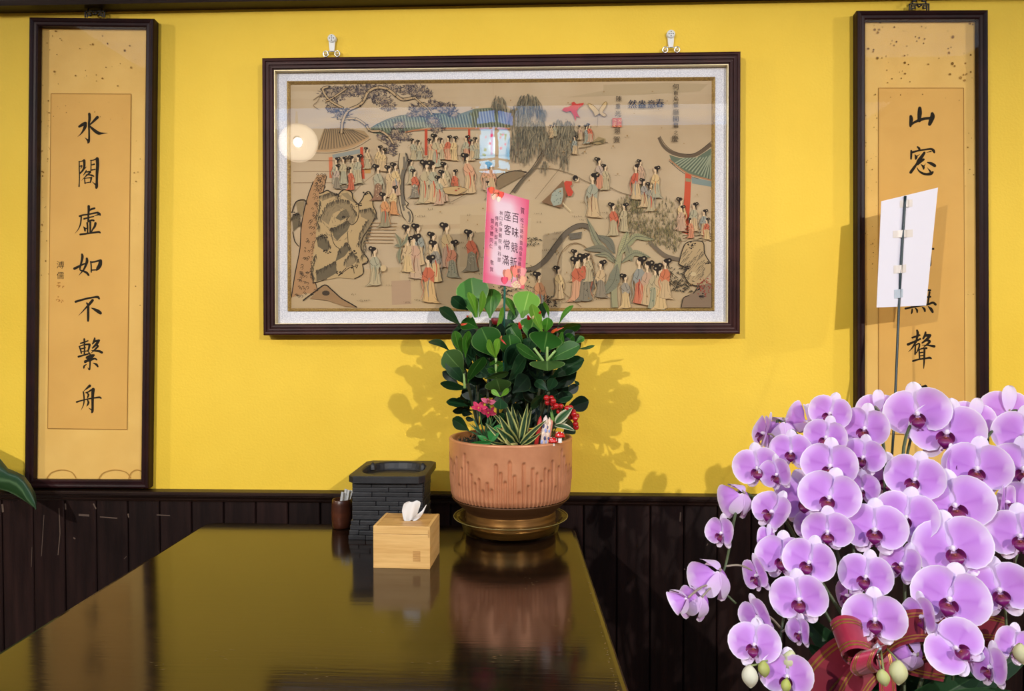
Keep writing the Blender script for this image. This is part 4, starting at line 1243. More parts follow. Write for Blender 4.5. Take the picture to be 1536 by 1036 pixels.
# low table with game board
K.poly([(664, 282), (684, 279), (702, 284), (686, 292), (668, 290)], (184, 152, 104))
K.line([(664, 282), (684, 279), (702, 284), (686, 292), (668, 290), (664, 282)], .7, (96, 80, 58), 2)
K.line([(668, 290), (668, 300), (676, 303), (700, 290)], .7, (96, 80, 58), 2)
K.blob(684, 285.5, 2, 1.1, (150, 70, 54)); K.blob(688, 283, 1.6, .9, (150, 70, 54))
# fan and banana leaf held by the lower ladies
K.blob(575, 402, 4.5, 5, (196, 168, 124)); K.line([(567, 410), (572, 406)], 1, (140, 110, 76))
for tip in ((592, 368), (593, 350), (600, 395), (612, 350)):
    bleaf(601, 370, *tip, 5, (142, 138, 106), .1)
# --- age spots on the silk
for _ in range(70):
    K.blob(R_.uniform(600, 1060), R_.uniform(130, 455), R_.uniform(.6, 1.6), R_.uniform(.6, 1.5), (148, 116, 72), 8)
K.build('painting_print', G['paint'], pic)['kind'] = 'stuff'
# --- writing on the silk
T = Ink(lambda px, py, l: at(px, py, Y=-.0142 - l), 1.0e-6)
for ch, x in zip('春意盎然', (989.5, 977, 963, 948.5)):
    T.text(ch, x, 156 if ch != '春' else 154.5, 13.5, (44, 48, 66))
    T.text(ch, x + .35, 156 if ch != '春' else 154.5, 13.5, (44, 48, 66))
for ch, y, s in zip('何首烏餐廳開幕之慶', (130, 139, 148, 157, 168, 178, 188, 198.5, 208), (10, 8, 9, 9, 10, 9.5, 9, 7, 11)):
    T.text(ch, 1013.5 + (.3 if ch != '慶' else -1), y, s, (58, 48, 38))
for ch, x, y, s in (('陳', 928, 148, 9.5), ('重', 927, 159, 8), ('光', 927, 170, 10), ('題', 926, 196, 9.5), ('賀', 925, 209, 10.5)):
    T.text(ch, x, y, s, (58, 48, 38))
T.build('inscription', G['paint'], pic, label='brush inscription in dark ink')
S = Ink(lambda px, py, l: at(px, py, Y=-.0142 - l), 1.0e-6)
for x0 in (918.5, 925.8):
    S.poly([(x0, 177), (x0 + 6.6, 177), (x0 + 6.6, 190.5), (x0, 190.5)], (190, 98, 72))
    rg = random.Random(int(x0))
    for _ in range(12):
        x, y = x0 + 1 + rg.random() * 4, 178.5 + rg.random() * 10
        S.line([(x, y), (x + rg.choice((0, 1.8)), y + rg.choice((.0, 1.8)) + .2)], .8, (206, 164, 122))
S.build('seal', G['paint'], pic, label='red square seal')

# ------------------------------------------------------------------ picture hooks on the wall
def picture_hook(label, px, py):
    Yh = -.010
    c0 = at(px, py, Y=Yh)
    u = 0.00182
    t = thing('picture_hook', label, 'hook', (c0.x, 0, c0.z - 15 * u), 'hooks over the big painting')
    b = MB()
    n = 18
    M = Matrix.Translation((c0.x, 0, c0.z)) @ Matrix.Rotation(pi / 2, 4, 'X')
    b.lathe([(.0005, .0125), (5.2 * u, .0125), (6.0 * u, .011), (6.2 * u, .001)], n=24, M=M)
    b.build('round_head', G['white_paint'], t)
    dk = MB()
    for a in range(4):
        dk.ball((c0.x + 3.0 * u * cos(a * pi / 2), -.0128, c0.z + 3.0 * u * sin(a * pi / 2)), (.8 * u, .0006, .8 * u), 8, 5)
    dk.ball((c0.x, -.0128, c0.z), (.8 * u, .0006, .8 * u), 8, 5)
    dk.build('nail_holes', G['hanger_metal'], t)
    s = MB()
    q = [(-4.6, -2), (4.6, -2), (4.0, -13), (3.2, -18), (-3.2, -18), (-4.0, -13)]
    s.slab([Vector((c0.x + x * u, -.009, c0.z + z * u)) for x, z in q], (0, .006, 0))
    fix_normals(s.build('hook_tongue', G['white_paint'], t))
    for sgn in (-1, 1):
        cx = c0.x + sgn * 8.6 * u
        pts = [Vector((cx + 3.6 * u * cos(a), -.012, c0.z - 23 * u + 4.2 * u * sin(a))) for a in [2 * pi * i / 14 for i in range(15)]]
        MB().tube(pts, 1.1 * u, 8, caps=False).build('ring', G['chrome'], t)
        MB().ball((cx, -.012, c0.z - 23 * u), 1.9 * u, 10, 7).build('screw', G['lip_gold'], t)
    MB().tube([Vector((c0.x - 6 * u, -.012, c0.z - 19.5 * u)), Vector((c0.x + 6 * u, -.012, c0.z - 19.5 * u))], 1.0 * u, 8).build('wire', G['chrome'], t)
    return t
picture_hook('metal hook with round white head above the lantern side of the painting', 497.5, 57.5)
picture_hook('metal hook with round white head above the inscribed side of the painting', 1006.5, 51)
# ================================================================== leaf builder
def leaf_mesh(mb, base, tip, width, side, bow=0.12, fold=0.25, c_in=(40, 84, 34), c_rib=(96, 136, 70), c_edge=(120, 156, 92), shape='obovate', nu=9, nv=6, curl=0.0, droop=None, bands=None, cup=0.0, rim=.93):
    """a leaf from base to tip; side = unit vector across the blade; bow lifts the middle along the blade normal"""
    base, tip, side = Vector(base), Vector(tip), Vector(side)
    ax = tip - base
    L = ax.length
    a = ax.normalized()
    side = (side - a * side.dot(a)).normalized()
    nrm = side.cross(a)
    droop = droop or Vector((0, 0, 0))
    VL = (-1, -rim, -.45, -.07, 0, .07, .45, rim, 1) if nv > 3 else (-1, -.9, 0, .9, 1)
    nv = len(VL) - 1
    vs_, cs_ = [], []
    li, lr, le = lin(c_in), lin(c_rib), lin(c_edge)
    for i in range(nu + 1):
        u = i / nu
        if shape == 'obovate':
            w = max(0.10, sin(pi * (u ** 1.7) * .985) ** .62) if u > .02 else 0.10
        elif shape == 'lance':
            w = max(0.02, sin(pi * (u ** .62))) ** .8 if u < 1 else 0.02
            w = w if u > .25 else max(w, .55)
        elif shape == 'strap':
            w = min(1, .55 + u * 1.4) * max(0.05, 1 - u ** 4) ** .6
        else:
            w = max(0.04, sin(pi * u ** .8)) ** .7
        hw = width * .5 * w
        p0 = base + a * (L * u) + nrm * (bow * L * sin(pi * u)) + droop * (u * u) - nrm * (curl * L * u * u)
        for j, v in enumerate(VL):
            off = fold * hw * abs(v) + cup * hw * v * v
            vs_.append(p0 + side * (hw * v) + nrm * off)
            if abs(v) > (.99 if rim > .9 else rim - .01):
                c = le
            elif abs(v) < .05:
                c = lr
            else:
                k = 1.0
                if bands:
                    k = .55 if (int(u * bands) + (j % 2)) % 2 else 1.2
                c = tuple(x * k for x in li[:3]) + (1,)
            cs_.append(c)
    fs_ = []
    m = nv + 1
    for i in range(nu):
        for j in range(nv):
            fs_.append((i * m + j, i * m + j + 1, (i + 1) * m + j + 1, (i + 1) * m + j))
    mb.add(vs_, fs_, cs_, smooth=True)
    return mb

# ================================================================== bamboo tissue box
FL, FR, BR = at(560, 851.5, Z=TZ), at(645, 853.5, Z=TZ), at(659.8, 827, Z=TZ)
ex = (FR - FL); wx = ex.length; ex.normalize()
ey = (BR - FR); wy = ey.length; ey = Vector((-ex.y, ex.x, 0))
wy = 0.118
hz = (at(645, 790, Y=FR.y).z - TZ)
MT = Matrix((( ex.x, ey.x, 0, FL.x), (ex.y, ey.y, 0, FL.y), (0, 0, 1, TZ), (0, 0, 0, 1)))
tbx = thing('tissue_box', 'bamboo tissue box with a white tissue pulled out of its lid', 'tissue box', tuple(MT @ Vector((wx / 2, wy / 2, 0))))
wl = .006
lidz = hz - .017
MB().box((0, 0, 0), (wx, wl, lidz), MT, .0008).build('front_board', G['bamboo'], tbx)
MB().box((0, wy - wl, 0), (wx, wy, hz - .002), MT, .0008).build('back_board', G['bamboo'], tbx)
MB().box((0, wl, 0), (wl, wy - wl, hz), MT, .0008).build('side_board', G['bamboo'], tbx)
MB().box((wx - wl, wl, 0), (wx, wy - wl, hz), MT, .0008).build('side_board', G['bamboo'], tbx)
MB().box((wl, wl, .003), (wx - wl, wy - wl, .009), MT).build('bottom_board', G['bamboo'], tbx)
lid = MB().box((0, 0, lidz + .0006), (wx, wl, hz), MT, .0008).build('lid_lip', G['bamboo'], tbx)
b = MB()
cx_, cy_ = wx * .5, wy * .5
outer = [(wl + .0005, wl), (wx - wl - .0005, wl), (wx - wl - .0005, wy - wl), (wl + .0005, wy - wl)]
ns = 28
ell = [(cx_ + .030 * cos(2 * pi * i / ns), cy_ + .011 * sin(2 * pi * i / ns)) for i in range(ns)]
vs_ = []
zt0, zt1 = hz - .006, hz - .001
for z in (zt1, zt0):
    vs_ += [MT @ Vector((x, y, z)) for x, y in outer] + [MT @ Vector((x, y, z)) for x, y in ell]
fs_ = []
def corner_of(i):
    a = (2 * pi * (i + .5) / ns)
    return 2 if 0 <= a < pi / 2 else 3 if a < pi else 0 if a < 1.5 * pi else 1
for base_, flip in ((0, 1), (4 + ns, -1)):
    for i in range(ns):
        j = (i + 1) % ns
        c0, c1 = corner_of(i), corner_of(j)
        f = (base_ + 4 + i, base_ + c0, base_ + 4 + j)
        fs_.append(f if flip > 0 else tuple(reversed(f)))
        if c0 != c1:
            f = (base_ + c0, base_ + c1, base_ + 4 + j)
            fs_.append(f if flip > 0 else tuple(reversed(f)))
for i in range(ns):
    j = (i + 1) % ns
    fs_.append((4 + i, 4 + j, 4 + ns + 4 + j, 4 + ns + 4 + i))
for i in range(4):
    j = (i + 1) % 4
    fs_.append((i, j, 4 + ns + j, 4 + ns + i))
ldo = MB().add(vs_, fs_).build('lid', G['bamboo_top'], tbx)
fix_normals(ldo)
b = MB()
for x0, x1, z0, z1 in ((.70, .83, .17, .42),):
    b.box((wx * x0, -.0004, hz * z0), (wx * x1, .0002, hz * z1), MT)
b.build('bamboo_node', G['bamboo_node'], tbx)
b = MB().box((wx * .965, -.0003, hz * .74), (wx * .995, .0002, hz * .92), MT)
b.build('bamboo_node', G['bamboo_node'], tbx)
# the tissue: a stood-up fold and a thin wing
ts = MB()
def tis(px, py, dy):
    c = MT @ Vector((cx_, cy_, 0))
    return at(px, py, Y=c.y + dy)
cols_ = []
grid = []
prof_t = [(780.5, 606, 621), (774, 604, 625), (766, 603, 628), (760, 604, 630), (755, 606, 631), (752.5, 610, 629), (751.5, 614, 626)]
nx_ = 8
vs_, fs_ = [], []
for i, (py, x0, x1) in enumerate(prof_t):
    for j in range(nx_ + 1):
        t_ = j / nx_
        px = x0 + (x1 - x0) * t_
        dy = .006 * sin(t_ * pi * 2.3 + .4) * (1 - i * .08) - .004 * (i / 6.0)
        vs_.append(tis(px, py + 1.2 * sin(t_ * 5), dy))
for i in range(len(prof_t) - 1):
    for j in range(nx_):
        fs_.append((i * (nx_ + 1) + j, i * (nx_ + 1) + j + 1, (i + 1) * (nx_ + 1) + j + 1, (i + 1) * (nx_ + 1) + j))
ts.add(vs_, fs_, smooth=True)
wing = [(619, 780.5, 3), (624, 777, 6), (629, 773, 6.5), (634, 767.5, 4.5), (637, 761.5, 2.6), (639.5, 757, 1.6)]
vs_, fs_ = [], []
for i, (px, py, w) in enumerate(wing):
    for j in range(4):
        t_ = j / 3.0
        vs_.append(tis(px - .3 * w * (t_ - .5), py - w * (t_ - .5), .004 * sin(t_ * 3 + i)))
for i in range(len(wing) - 1):
    for j in range(3):
        fs_.append((i * 4 + j, i * 4 + j + 1, (i + 1) * 4 + j + 1, (i + 1) * 4 + j))
ts.add(vs_, fs_, smooth=True)
ts.build('tissue', G['tissue'], tbx, label='white paper tissue sticking up')

# ================================================================== black brick-pattern stand with a basin
bx0, bx1 = at(528, 790, Y=-.292).x, at(634.5, 790, Y=-.292).x
bw = bx1 - bx0
YF0, YB0 = -.292, -.175
stand = thing('brick_pattern_stand', 'black resin brick-pattern stand with an oval basin on top', 'ornament', ((bx0 + bx1) / 2, (YF0 + YB0) / 2, TZ))
ztop = at(580, 714.5, Y=YF0 - .012).z
zpl = at(580, 726, Y=YF0 - .012).z
zfoot = at(540, 779, Y=YF0).z
MB().box((bx0 + .006, YF0 + .006, TZ), (bx1 - .006, YB0, zpl + .002)).build('core', G['black_resin'], stand)
rg = random.Random(3)
def brick(lo, hi, bev=.0012):
    o = MB().box(lo, hi, bevel=bev).build('brick', G['black_resin'], stand)
    return o
rows = 8
zr0, zr1 = zfoot, zpl
for r in range(rows):
    z0 = zr0 + (zr1 - zr0) * r / rows
    z1 = zr0 + (zr1 - zr0) * (r + 1) / rows - .0008
    cuts = sorted([0, 1] + ([rg.uniform(.25, .4), rg.uniform(.6, .8)] if r % 2 else [rg.uniform(.4, .6)]))
    for a, c in zip(cuts[:-1], cuts[1:]):
        d = rg.uniform(-.0012, .0012)
        brick((bx0 + bw * a + .0006, YF0 + d, z0), (bx0 + bw * c - .0006, YF0 + .012, z1))
    for side_x in (0, 1):
        x0_, x1_ = (bx1 - .010, bx1 + rg.uniform(0, .002)) if side_x else (bx0 - rg.uniform(0, .002), bx0 + .010)
        ym = rg.uniform(YF0 + .05, YB0 - .03)
        brick((x0_, YF0 + .0125, z0), (x1_, ym - .0006, z1))
        brick((x0_, ym + .0006, z0), (x1_, YB0, z1))
# widened foot courses
for r in range(4):
    z0 = TZ + (zfoot - TZ) * r / 4
    z1 = TZ + (zfoot - TZ) * (r + 1) / 4 - .0008
    out = .0065 * (4 - r) / 4
    cuts = [0] + sorted([rg.uniform(.12, .2) if r % 2 else rg.uniform(.2, .3), rg.uniform(.4, .55), rg.uniform(.7, .85)]) + [1]
    xa_, xb_ = bx0 - out, bx1 + out
    for a, c in zip(cuts[:-1], cuts[1:]):
        brick((xa_ + (xb_ - xa_) * a + .0006, YF0 - out - .006 + rg.uniform(-.001, .001), z0), (xa_ + (xb_ - xa_) * c - .0006, YF0 + .004, z1))
    for s in (0, 1):
        x0_, x1_ = (xb_ - .012, xb_ + .001) if s else (xa_ - .001, xa_ + .012)
        brick((x0_, YF0 + .0045, z0), (x1_, (YF0 + YB0) / 2, z1))
        brick((x0_, (YF0 + YB0) / 2 + .001, z0), (x1_, YB0, z1))
# top plate with the oval basin cut in
px0, px1 = at(520.5, 720, Y=YF0 - .012).x, at(636.5, 720, Y=YF0 - .012).x
py0, py1 = YF0 - .012, YB0 + .085
NS = 40
ccx, ccy = (px0 + px1) / 2, (py0 + py1) / 2
def sq(a, hx, hy, p=8.0):
    c, s = cos(a), sin(a)
    k_ = (abs(c) ** p + abs(s) ** p) ** (-1 / p)
    return (ccx + hx * c * k_, ccy + hy * s * k_)
hx_, hy_ = (px1 - px0) / 2, (py1 - py0) / 2
rings = []
for kind_, f, z in (('s', .94, zpl - .001), ('s', 1.0, zpl + .002), ('s', 1.0, ztop - .002), ('s', .985, ztop), ('e', .86, ztop), ('e', .83, ztop - .003), ('e', .80, ztop - .016), ('e', .74, ztop - .026), ('e', .4, ztop - .034), ('e', .02, ztop - .035)):
    ring_ = []
    for i in range(NS):
        a = 2 * pi * (i + .5) / NS
        if kind_ == 's':
            x, y = sq(a, hx_ * f, hy_ * f, 16.0)
        else:
            x, y = sq(a, hx_ * f, hy_ * f, 2.3)
        ring_.append(Vector((x, y, z)))
    rings.append(ring_)
vs_ = [p for r_ in rings for p in r_]
fs_ = [tuple(reversed(range(NS)))]
for k in range(len(rings) - 1):
    fs_ += [(k * NS + i, k * NS + (i + 1) % NS, (k + 1) * NS + (i + 1) % NS, (k + 1) * NS + i) for i in range(NS)]
fs_.append(tuple((len(rings) - 1) * NS + i for i in range(NS)))
pl_ = MB().add(vs_, fs_).build('basin_plate', G['black_resin'], stand)
fix_normals(pl_)
for sx in (-1, 1):    # two small pegs at the basin rim
    x, y = ccx + sx * hx_ * .70, ccy + hy_ * .42
    MB().lathe([(.009, -.012), (.0075, -.002), (.004, .004), (.0005, .006)], (x, y, ztop), 12).build('peg', G['black_resin'], stand)
MB().lathe([(.0005, .003), (.006, .002), (.009, -.001)], (ccx, ccy - hy_ * .4, ztop - .034), 14).build('spout', G['black_resin'], stand)

# ================================================================== brown cup with paper wrapped picks
cc = at(513, 783, Z=TZ)
cc = Vector((cc.x, max(cc.y, -.200), TZ)); cc.y = -.195; cc.x = at(513, 765, Y=-.195).x
cup = thing('toothpick_cup', 'small brown wooden cup behind the black stand', 'cup', tuple(cc))
MB().lathe([(.0005, 0), (.0205, 0), (.0235, .003), (.0255, .02), (.0262, .04), (.0250, .060), (.0235, .0705), (.0225, .0715), (.0212, .070), (.0222, .05), (.0225, .02), (.0005, .012)], tuple(cc), 40).build('cup_body', G['cup_brown'], cup)
for i, (dx, dy, lean, l) in enumerate(((.004, .004, .16, .092), (.009, .000, .20, .090), (-.001, -.004, .14, .086), (.012, .006, .24, .088))):
    a = cc + Vector((dx - .008, dy, .014))
    tp = a + Vector((lean * .075, .006, l - .012))
    d = (tp - a).normalized()
    s = Vector((0.9, -.4, 0)); s = (s - d * s.dot(d)).normalized() * .0035
    n_ = d.cross(s).normalized() * .0009
    o = MB().add([a - s - n_, a + s - n_, a + s + n_, a - s + n_, tp - s - n_, tp + s - n_, tp + s + n_, tp - s + n_],
                 [(0, 3, 2, 1), (4, 5, 6, 7), (0, 1, 5, 4), (1, 2, 6, 5), (2, 3, 7, 6), (3, 0, 4, 7)]).build('paper_wrapped_pick', G['paper_wrap'], None,
                 label=('second paper-wrapped pick from the left in the brown cup', 'third paper-wrapped pick from the left in the brown cup', 'leftmost paper-wrapped pick in the brown cup', 'rightmost paper-wrapped pick in the brown cup, against the black stand')[i], cat='toothpick', group='paper-wrapped picks in the brown cup')

# ================================================================== copper planter on a clear tray
PC = at(766, 700, Y=-.212); PX, PY = PC.x, -.212
rim_z = 0.982
RP = .149
pot = thing('copper_planter', 'round copper-coloured planter with fluted grooves on a bronze foot', 'planter', (PX, PY, TZ + .0045))
NF, SUB = 88, 6
n = NF * SUB
rgp = random.Random(21)
zb, zt_ = .838, rim_z
tops = []
for i in range(NF):
    tops.append(zb + (zt_ - zb) * (.30 + .34 * (0.5 + .5 * sin(i * .62)) * rgp.random() + .34 * rgp.random() ** 2))
for fx, fy in ((135, 470), (142, 500), (155, 505), (167, 520), (180, 480), (198, 640), (210, 535), (226, 445), (246, 495), (268, 562), (290, 612), (312, 582), (336, 650), (357, 603), (381, 638), (405, 490), (432, 540), (455, 590), (478, 473), (504, 555), (528, 652),
               (551, 485), (575, 615), (597, 515), (618, 545), (640, 592), (660, 522), (678, 537), (696, 483), (712, 640), (727, 525), (740, 427), (754, 468), (766, 527), (777, 570), (787, 533)):
    th_ = math.asin(max(-.99, min(.99, (fx - 466) / 341.0)))
    tops[int(round(((-pi / 2 + th_) / (2 * pi) % 1.0) * NF - .45)) % NF] = zb + (zt_ - zb) * (755 - fy) / 372.0
rows_z = [zb + (zt_ - .006 - zb) * k / 46 for k in range(47)]
vs_, fs_ = [], []
def bowl_r(z):
    t_ = (z - zb) / (zt_ - zb)
    return RP * (.962 + .038 * min(1, t_ * 3) ** .6) - .004 * max(0, .08 - t_) / .08
for z in rows_z:
    for i in range(n):
        a = 2 * pi * i / n
        fi, ph = i // SUB, (i % SUB) / SUB
        r = bowl_r(z)
        h = tops[fi]
        x = ph - 5 / 12.0
        g = 0.0
        if abs(x) < .42:
            prof_ = sqrt(max(0, 1 - (x / .42) ** 2))
            edge = h - (1 - prof_) * .0035
            if z < edge:
                g = .0060 * prof_ * min(1, (edge - z) / .0018)
        r -= g
        vs_.append((PX + r * cos(a), PY + r * sin(a), z))
for k in range(len(rows_z) - 1):
    for i in range(n):
        j = (i + 1) % n
        fs_.append((k * n + i, k * n + j, (k + 1) * n + j, (k + 1) * n + i))
MB().add(vs_, fs_, smooth=True).build('fluted_bowl', G['copper_glaze'], pot)
MB().lathe([(RP, -.0065), (RP + .0008, -.003), (RP - .001, 0), (RP - .006, .0006), (RP - .009, -.002), (RP - .010, -.02), (RP - .012, -.06)], (PX, PY, rim_z), 96).build('rim', G['copper_glaze'], pot)
MB().lathe([(.139, .838 - .001), (.143, .8385), (.140, .834), (.120, .815), (.110, .806), (.108, .803)], (PX, PY, 0), 96).build('underside', G['pot_dark'], pot)
MB().lathe([(.1085, .804), (.1095, .800), (.1095, .788), (.1105, .786), (.1095, .784), (.1095, .7745), (.111, .773), (.1095, .771), (.108, .757), (.104, .7548), (.001, .7548)], (PX, PY, 0), 96).build('foot', G['bronze_glaze'], pot)
MB().lathe([(.001, 0.0), (.10, .002), (RP - .0105, -.002)], (PX, PY, rim_z - .020), 60).build('soil', G['soil'], pot)
tray = thing('clear_tray', 'clear plastic tray with raised rim under the copper planter', 'tray', (PX, PY, TZ))
MB().lathe([(.001, .0035), (.112, .0035), (.116, .006), (.126, .036), (.1385, .0385), (.1385, .040), (.1255, .0378), (.1145, .0045), (.112, .0008), (.001, .0008)], (PX, PY, TZ), 96).build('dish', G['tray_plastic'], tray)
MB().lathe([(.1375, .0388), (.1393, .0388), (.1396, .0396), (.1391, .0402), (.1375, .0402), (.1375, .0388)], (PX, PY, TZ), 96).build('rim_edge', G['tray_rim'], tray)

# moss heap in the pot
ms_ = MB()
for _ in range(420):
    a, r = rgp.uniform(0, 2 * pi), .13 * sqrt(rgp.random())
    p = Vector((PX + r * cos(a), PY + r * sin(a), rim_z - .018 + rgp.uniform(0, .008)))
    d = Vector((rgp.uniform(-1, 1), rgp.uniform(-1, 1), rgp.uniform(.2, 1))).normalized() * rgp.uniform(.006, .013)
    s = d.cross(Vector((rgp.random(), rgp.random(), .3))).normalized() * .0022
    ms_.add([p - s, p + s, p + d], [(0, 1, 2)])
ms_.build('moss', G['moss'], None, label='dark green curly moss over the planter soil', cat='moss', kind='stuff')

# ================================================================== the leafy shrub in the planter
shrub = thing('leafy_shrub', 'green broad-leaved shrub filling the copper planter', 'plant', (PX, PY, rim_z - .02))
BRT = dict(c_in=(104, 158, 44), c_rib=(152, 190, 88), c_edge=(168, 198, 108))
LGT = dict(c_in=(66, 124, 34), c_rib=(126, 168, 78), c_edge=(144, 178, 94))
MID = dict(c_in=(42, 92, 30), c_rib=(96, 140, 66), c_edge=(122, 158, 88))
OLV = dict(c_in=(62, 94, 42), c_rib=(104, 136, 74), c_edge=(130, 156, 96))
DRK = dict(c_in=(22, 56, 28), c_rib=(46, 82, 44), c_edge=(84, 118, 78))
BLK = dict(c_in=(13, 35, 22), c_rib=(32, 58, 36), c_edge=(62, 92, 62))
rl = random.Random(5)
def shrub_leaf(bx, by, tx, ty, w, cm, y0=0.0, dy=None, twist=None, bow=None):
    """pixel base/tip of one blade; y0 = offset of base from the pot axis, dy = how far the tip comes towards the viewer (-) or goes back (+)"""
    Yb = PY + y0
    dy = rl.uniform(-.03, .02) if dy is None else dy
    b_, t_ = at(bx, by, Y=Yb), at(tx, ty, Y=Yb + dy)
    L = (t_ - b_).length
    wr_ = w * 1.32 * (CAM.y - Yb) / -FPX
    if twist is None:
        lp = hypot(tx - bx, ty - by)
        twist = radians(rl.choice((-1, 1)) * (58 if w / lp < .34 else 14))
    wr_ = wr_ / max(.35, cos(twist))
    a = (t_ - b_).normalized()
    view = (CAM - b_).normalized()
    side = a.cross(view).normalized()
    nrm = side.cross(a)
    side = side * cos(twist) + nrm * sin(twist)
    mb = MB()
    leaf_mesh(mb, b_, t_, wr_, side, bow=(rl.uniform(-.10, .10) if bow is None else bow), fold=.13, **cm)
    return mb.build('leaf', G['leaf'], shrub)
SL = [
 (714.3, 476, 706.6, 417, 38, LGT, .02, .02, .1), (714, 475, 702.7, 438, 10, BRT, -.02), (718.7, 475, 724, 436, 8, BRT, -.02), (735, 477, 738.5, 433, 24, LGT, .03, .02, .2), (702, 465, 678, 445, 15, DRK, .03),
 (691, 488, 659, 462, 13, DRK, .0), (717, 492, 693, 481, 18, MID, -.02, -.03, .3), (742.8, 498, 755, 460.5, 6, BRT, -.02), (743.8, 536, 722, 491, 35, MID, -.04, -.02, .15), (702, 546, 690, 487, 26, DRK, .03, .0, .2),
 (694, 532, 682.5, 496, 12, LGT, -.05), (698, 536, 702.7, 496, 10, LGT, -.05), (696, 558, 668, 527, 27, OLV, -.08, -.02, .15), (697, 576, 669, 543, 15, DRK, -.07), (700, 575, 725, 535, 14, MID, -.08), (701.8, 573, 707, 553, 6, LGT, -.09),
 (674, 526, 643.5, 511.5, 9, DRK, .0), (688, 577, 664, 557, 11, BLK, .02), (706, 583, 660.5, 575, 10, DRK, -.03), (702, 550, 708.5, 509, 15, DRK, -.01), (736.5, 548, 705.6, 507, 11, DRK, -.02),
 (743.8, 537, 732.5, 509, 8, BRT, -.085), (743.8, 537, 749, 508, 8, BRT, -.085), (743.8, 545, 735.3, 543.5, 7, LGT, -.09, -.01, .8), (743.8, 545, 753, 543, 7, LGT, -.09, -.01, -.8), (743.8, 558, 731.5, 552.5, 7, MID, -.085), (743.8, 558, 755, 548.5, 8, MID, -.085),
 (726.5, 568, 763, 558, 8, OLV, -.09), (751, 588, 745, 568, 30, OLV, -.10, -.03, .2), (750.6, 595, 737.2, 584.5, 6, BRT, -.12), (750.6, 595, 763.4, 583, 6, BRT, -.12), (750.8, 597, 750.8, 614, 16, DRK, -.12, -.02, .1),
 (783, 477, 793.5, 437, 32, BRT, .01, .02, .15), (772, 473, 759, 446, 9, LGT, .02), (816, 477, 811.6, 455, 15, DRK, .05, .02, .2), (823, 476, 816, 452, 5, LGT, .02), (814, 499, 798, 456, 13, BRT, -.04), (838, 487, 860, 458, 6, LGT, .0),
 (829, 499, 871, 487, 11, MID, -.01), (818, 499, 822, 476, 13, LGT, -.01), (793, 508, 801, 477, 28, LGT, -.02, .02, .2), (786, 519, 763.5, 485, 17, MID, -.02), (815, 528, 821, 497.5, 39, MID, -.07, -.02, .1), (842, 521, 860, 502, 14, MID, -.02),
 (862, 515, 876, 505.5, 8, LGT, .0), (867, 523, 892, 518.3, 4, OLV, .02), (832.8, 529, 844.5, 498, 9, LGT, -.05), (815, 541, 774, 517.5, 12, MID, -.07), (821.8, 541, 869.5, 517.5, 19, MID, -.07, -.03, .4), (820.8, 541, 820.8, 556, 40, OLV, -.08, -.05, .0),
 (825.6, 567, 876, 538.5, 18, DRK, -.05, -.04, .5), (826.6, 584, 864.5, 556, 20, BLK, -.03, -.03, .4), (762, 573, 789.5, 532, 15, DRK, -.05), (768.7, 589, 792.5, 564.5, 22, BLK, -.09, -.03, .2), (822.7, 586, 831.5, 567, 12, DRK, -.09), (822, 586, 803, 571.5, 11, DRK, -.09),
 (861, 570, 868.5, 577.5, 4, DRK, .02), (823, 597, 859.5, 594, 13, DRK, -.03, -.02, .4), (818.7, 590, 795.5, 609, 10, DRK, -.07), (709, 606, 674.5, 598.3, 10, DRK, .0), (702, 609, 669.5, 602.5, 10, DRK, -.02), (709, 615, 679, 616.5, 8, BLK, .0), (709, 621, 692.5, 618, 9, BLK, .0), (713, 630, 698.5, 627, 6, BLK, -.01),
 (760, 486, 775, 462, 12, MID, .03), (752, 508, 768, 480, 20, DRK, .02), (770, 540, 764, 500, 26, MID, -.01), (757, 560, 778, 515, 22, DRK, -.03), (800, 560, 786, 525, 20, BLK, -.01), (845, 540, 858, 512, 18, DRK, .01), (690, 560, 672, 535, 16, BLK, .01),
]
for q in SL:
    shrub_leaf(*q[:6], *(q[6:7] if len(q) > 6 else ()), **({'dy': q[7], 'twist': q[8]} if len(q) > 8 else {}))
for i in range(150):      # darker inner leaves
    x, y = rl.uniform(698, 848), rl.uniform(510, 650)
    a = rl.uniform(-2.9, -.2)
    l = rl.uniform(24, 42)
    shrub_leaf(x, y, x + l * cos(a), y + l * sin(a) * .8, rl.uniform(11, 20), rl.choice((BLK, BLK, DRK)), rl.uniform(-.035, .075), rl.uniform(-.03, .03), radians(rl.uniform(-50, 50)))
def stem_of(parent, pts, r, c):
    MB().color(c).tube(smooth_pts([tuple(p) for p in pts], 5), r, 8).build('stem', G['stem'], parent)
GST, DST = (96, 130, 70), (58, 62, 40)
for base_px, top in ((716, (716, 492, .0)), (728, (736, 480, .02)), (722, (697, 556, -.075)), (748, (744, 536, -.08)), (790, (790, 480, .01)), (800, (818, 500, -.01)), (806, (820, 528, -.07)), (812, (838, 490, .0)), (760, (765, 500, .02)), (770, (751, 590, -.11)), (798, (823, 588, -.08))):
    b0 = at(base_px, 655, Y=PY + .0); b0.z = rim_z - .02
    t0 = at(top[0], top[1], Y=PY + top[2])
    mid = (b0 + t0) / 2 + Vector((0, .01, 0))
    stem_of(shrub, [b0, mid, t0], [.0035] * 11, DST)
for a_, b_ in (((696, 560), (697, 582)), ((743.8, 537), (744, 566)), ((820.8, 520), (820.8, 545)), ((815, 541), (801, 522)), ((820, 541), (833, 526))):
    stem_of(shrub, [at(*a_, Y=PY - .084), at((a_[0] + b_[0]) / 2, (a_[1] + b_[1]) / 2, Y=PY - .086), at(*b_, Y=PY - .082)], [.003] * 11, (140, 170, 96))
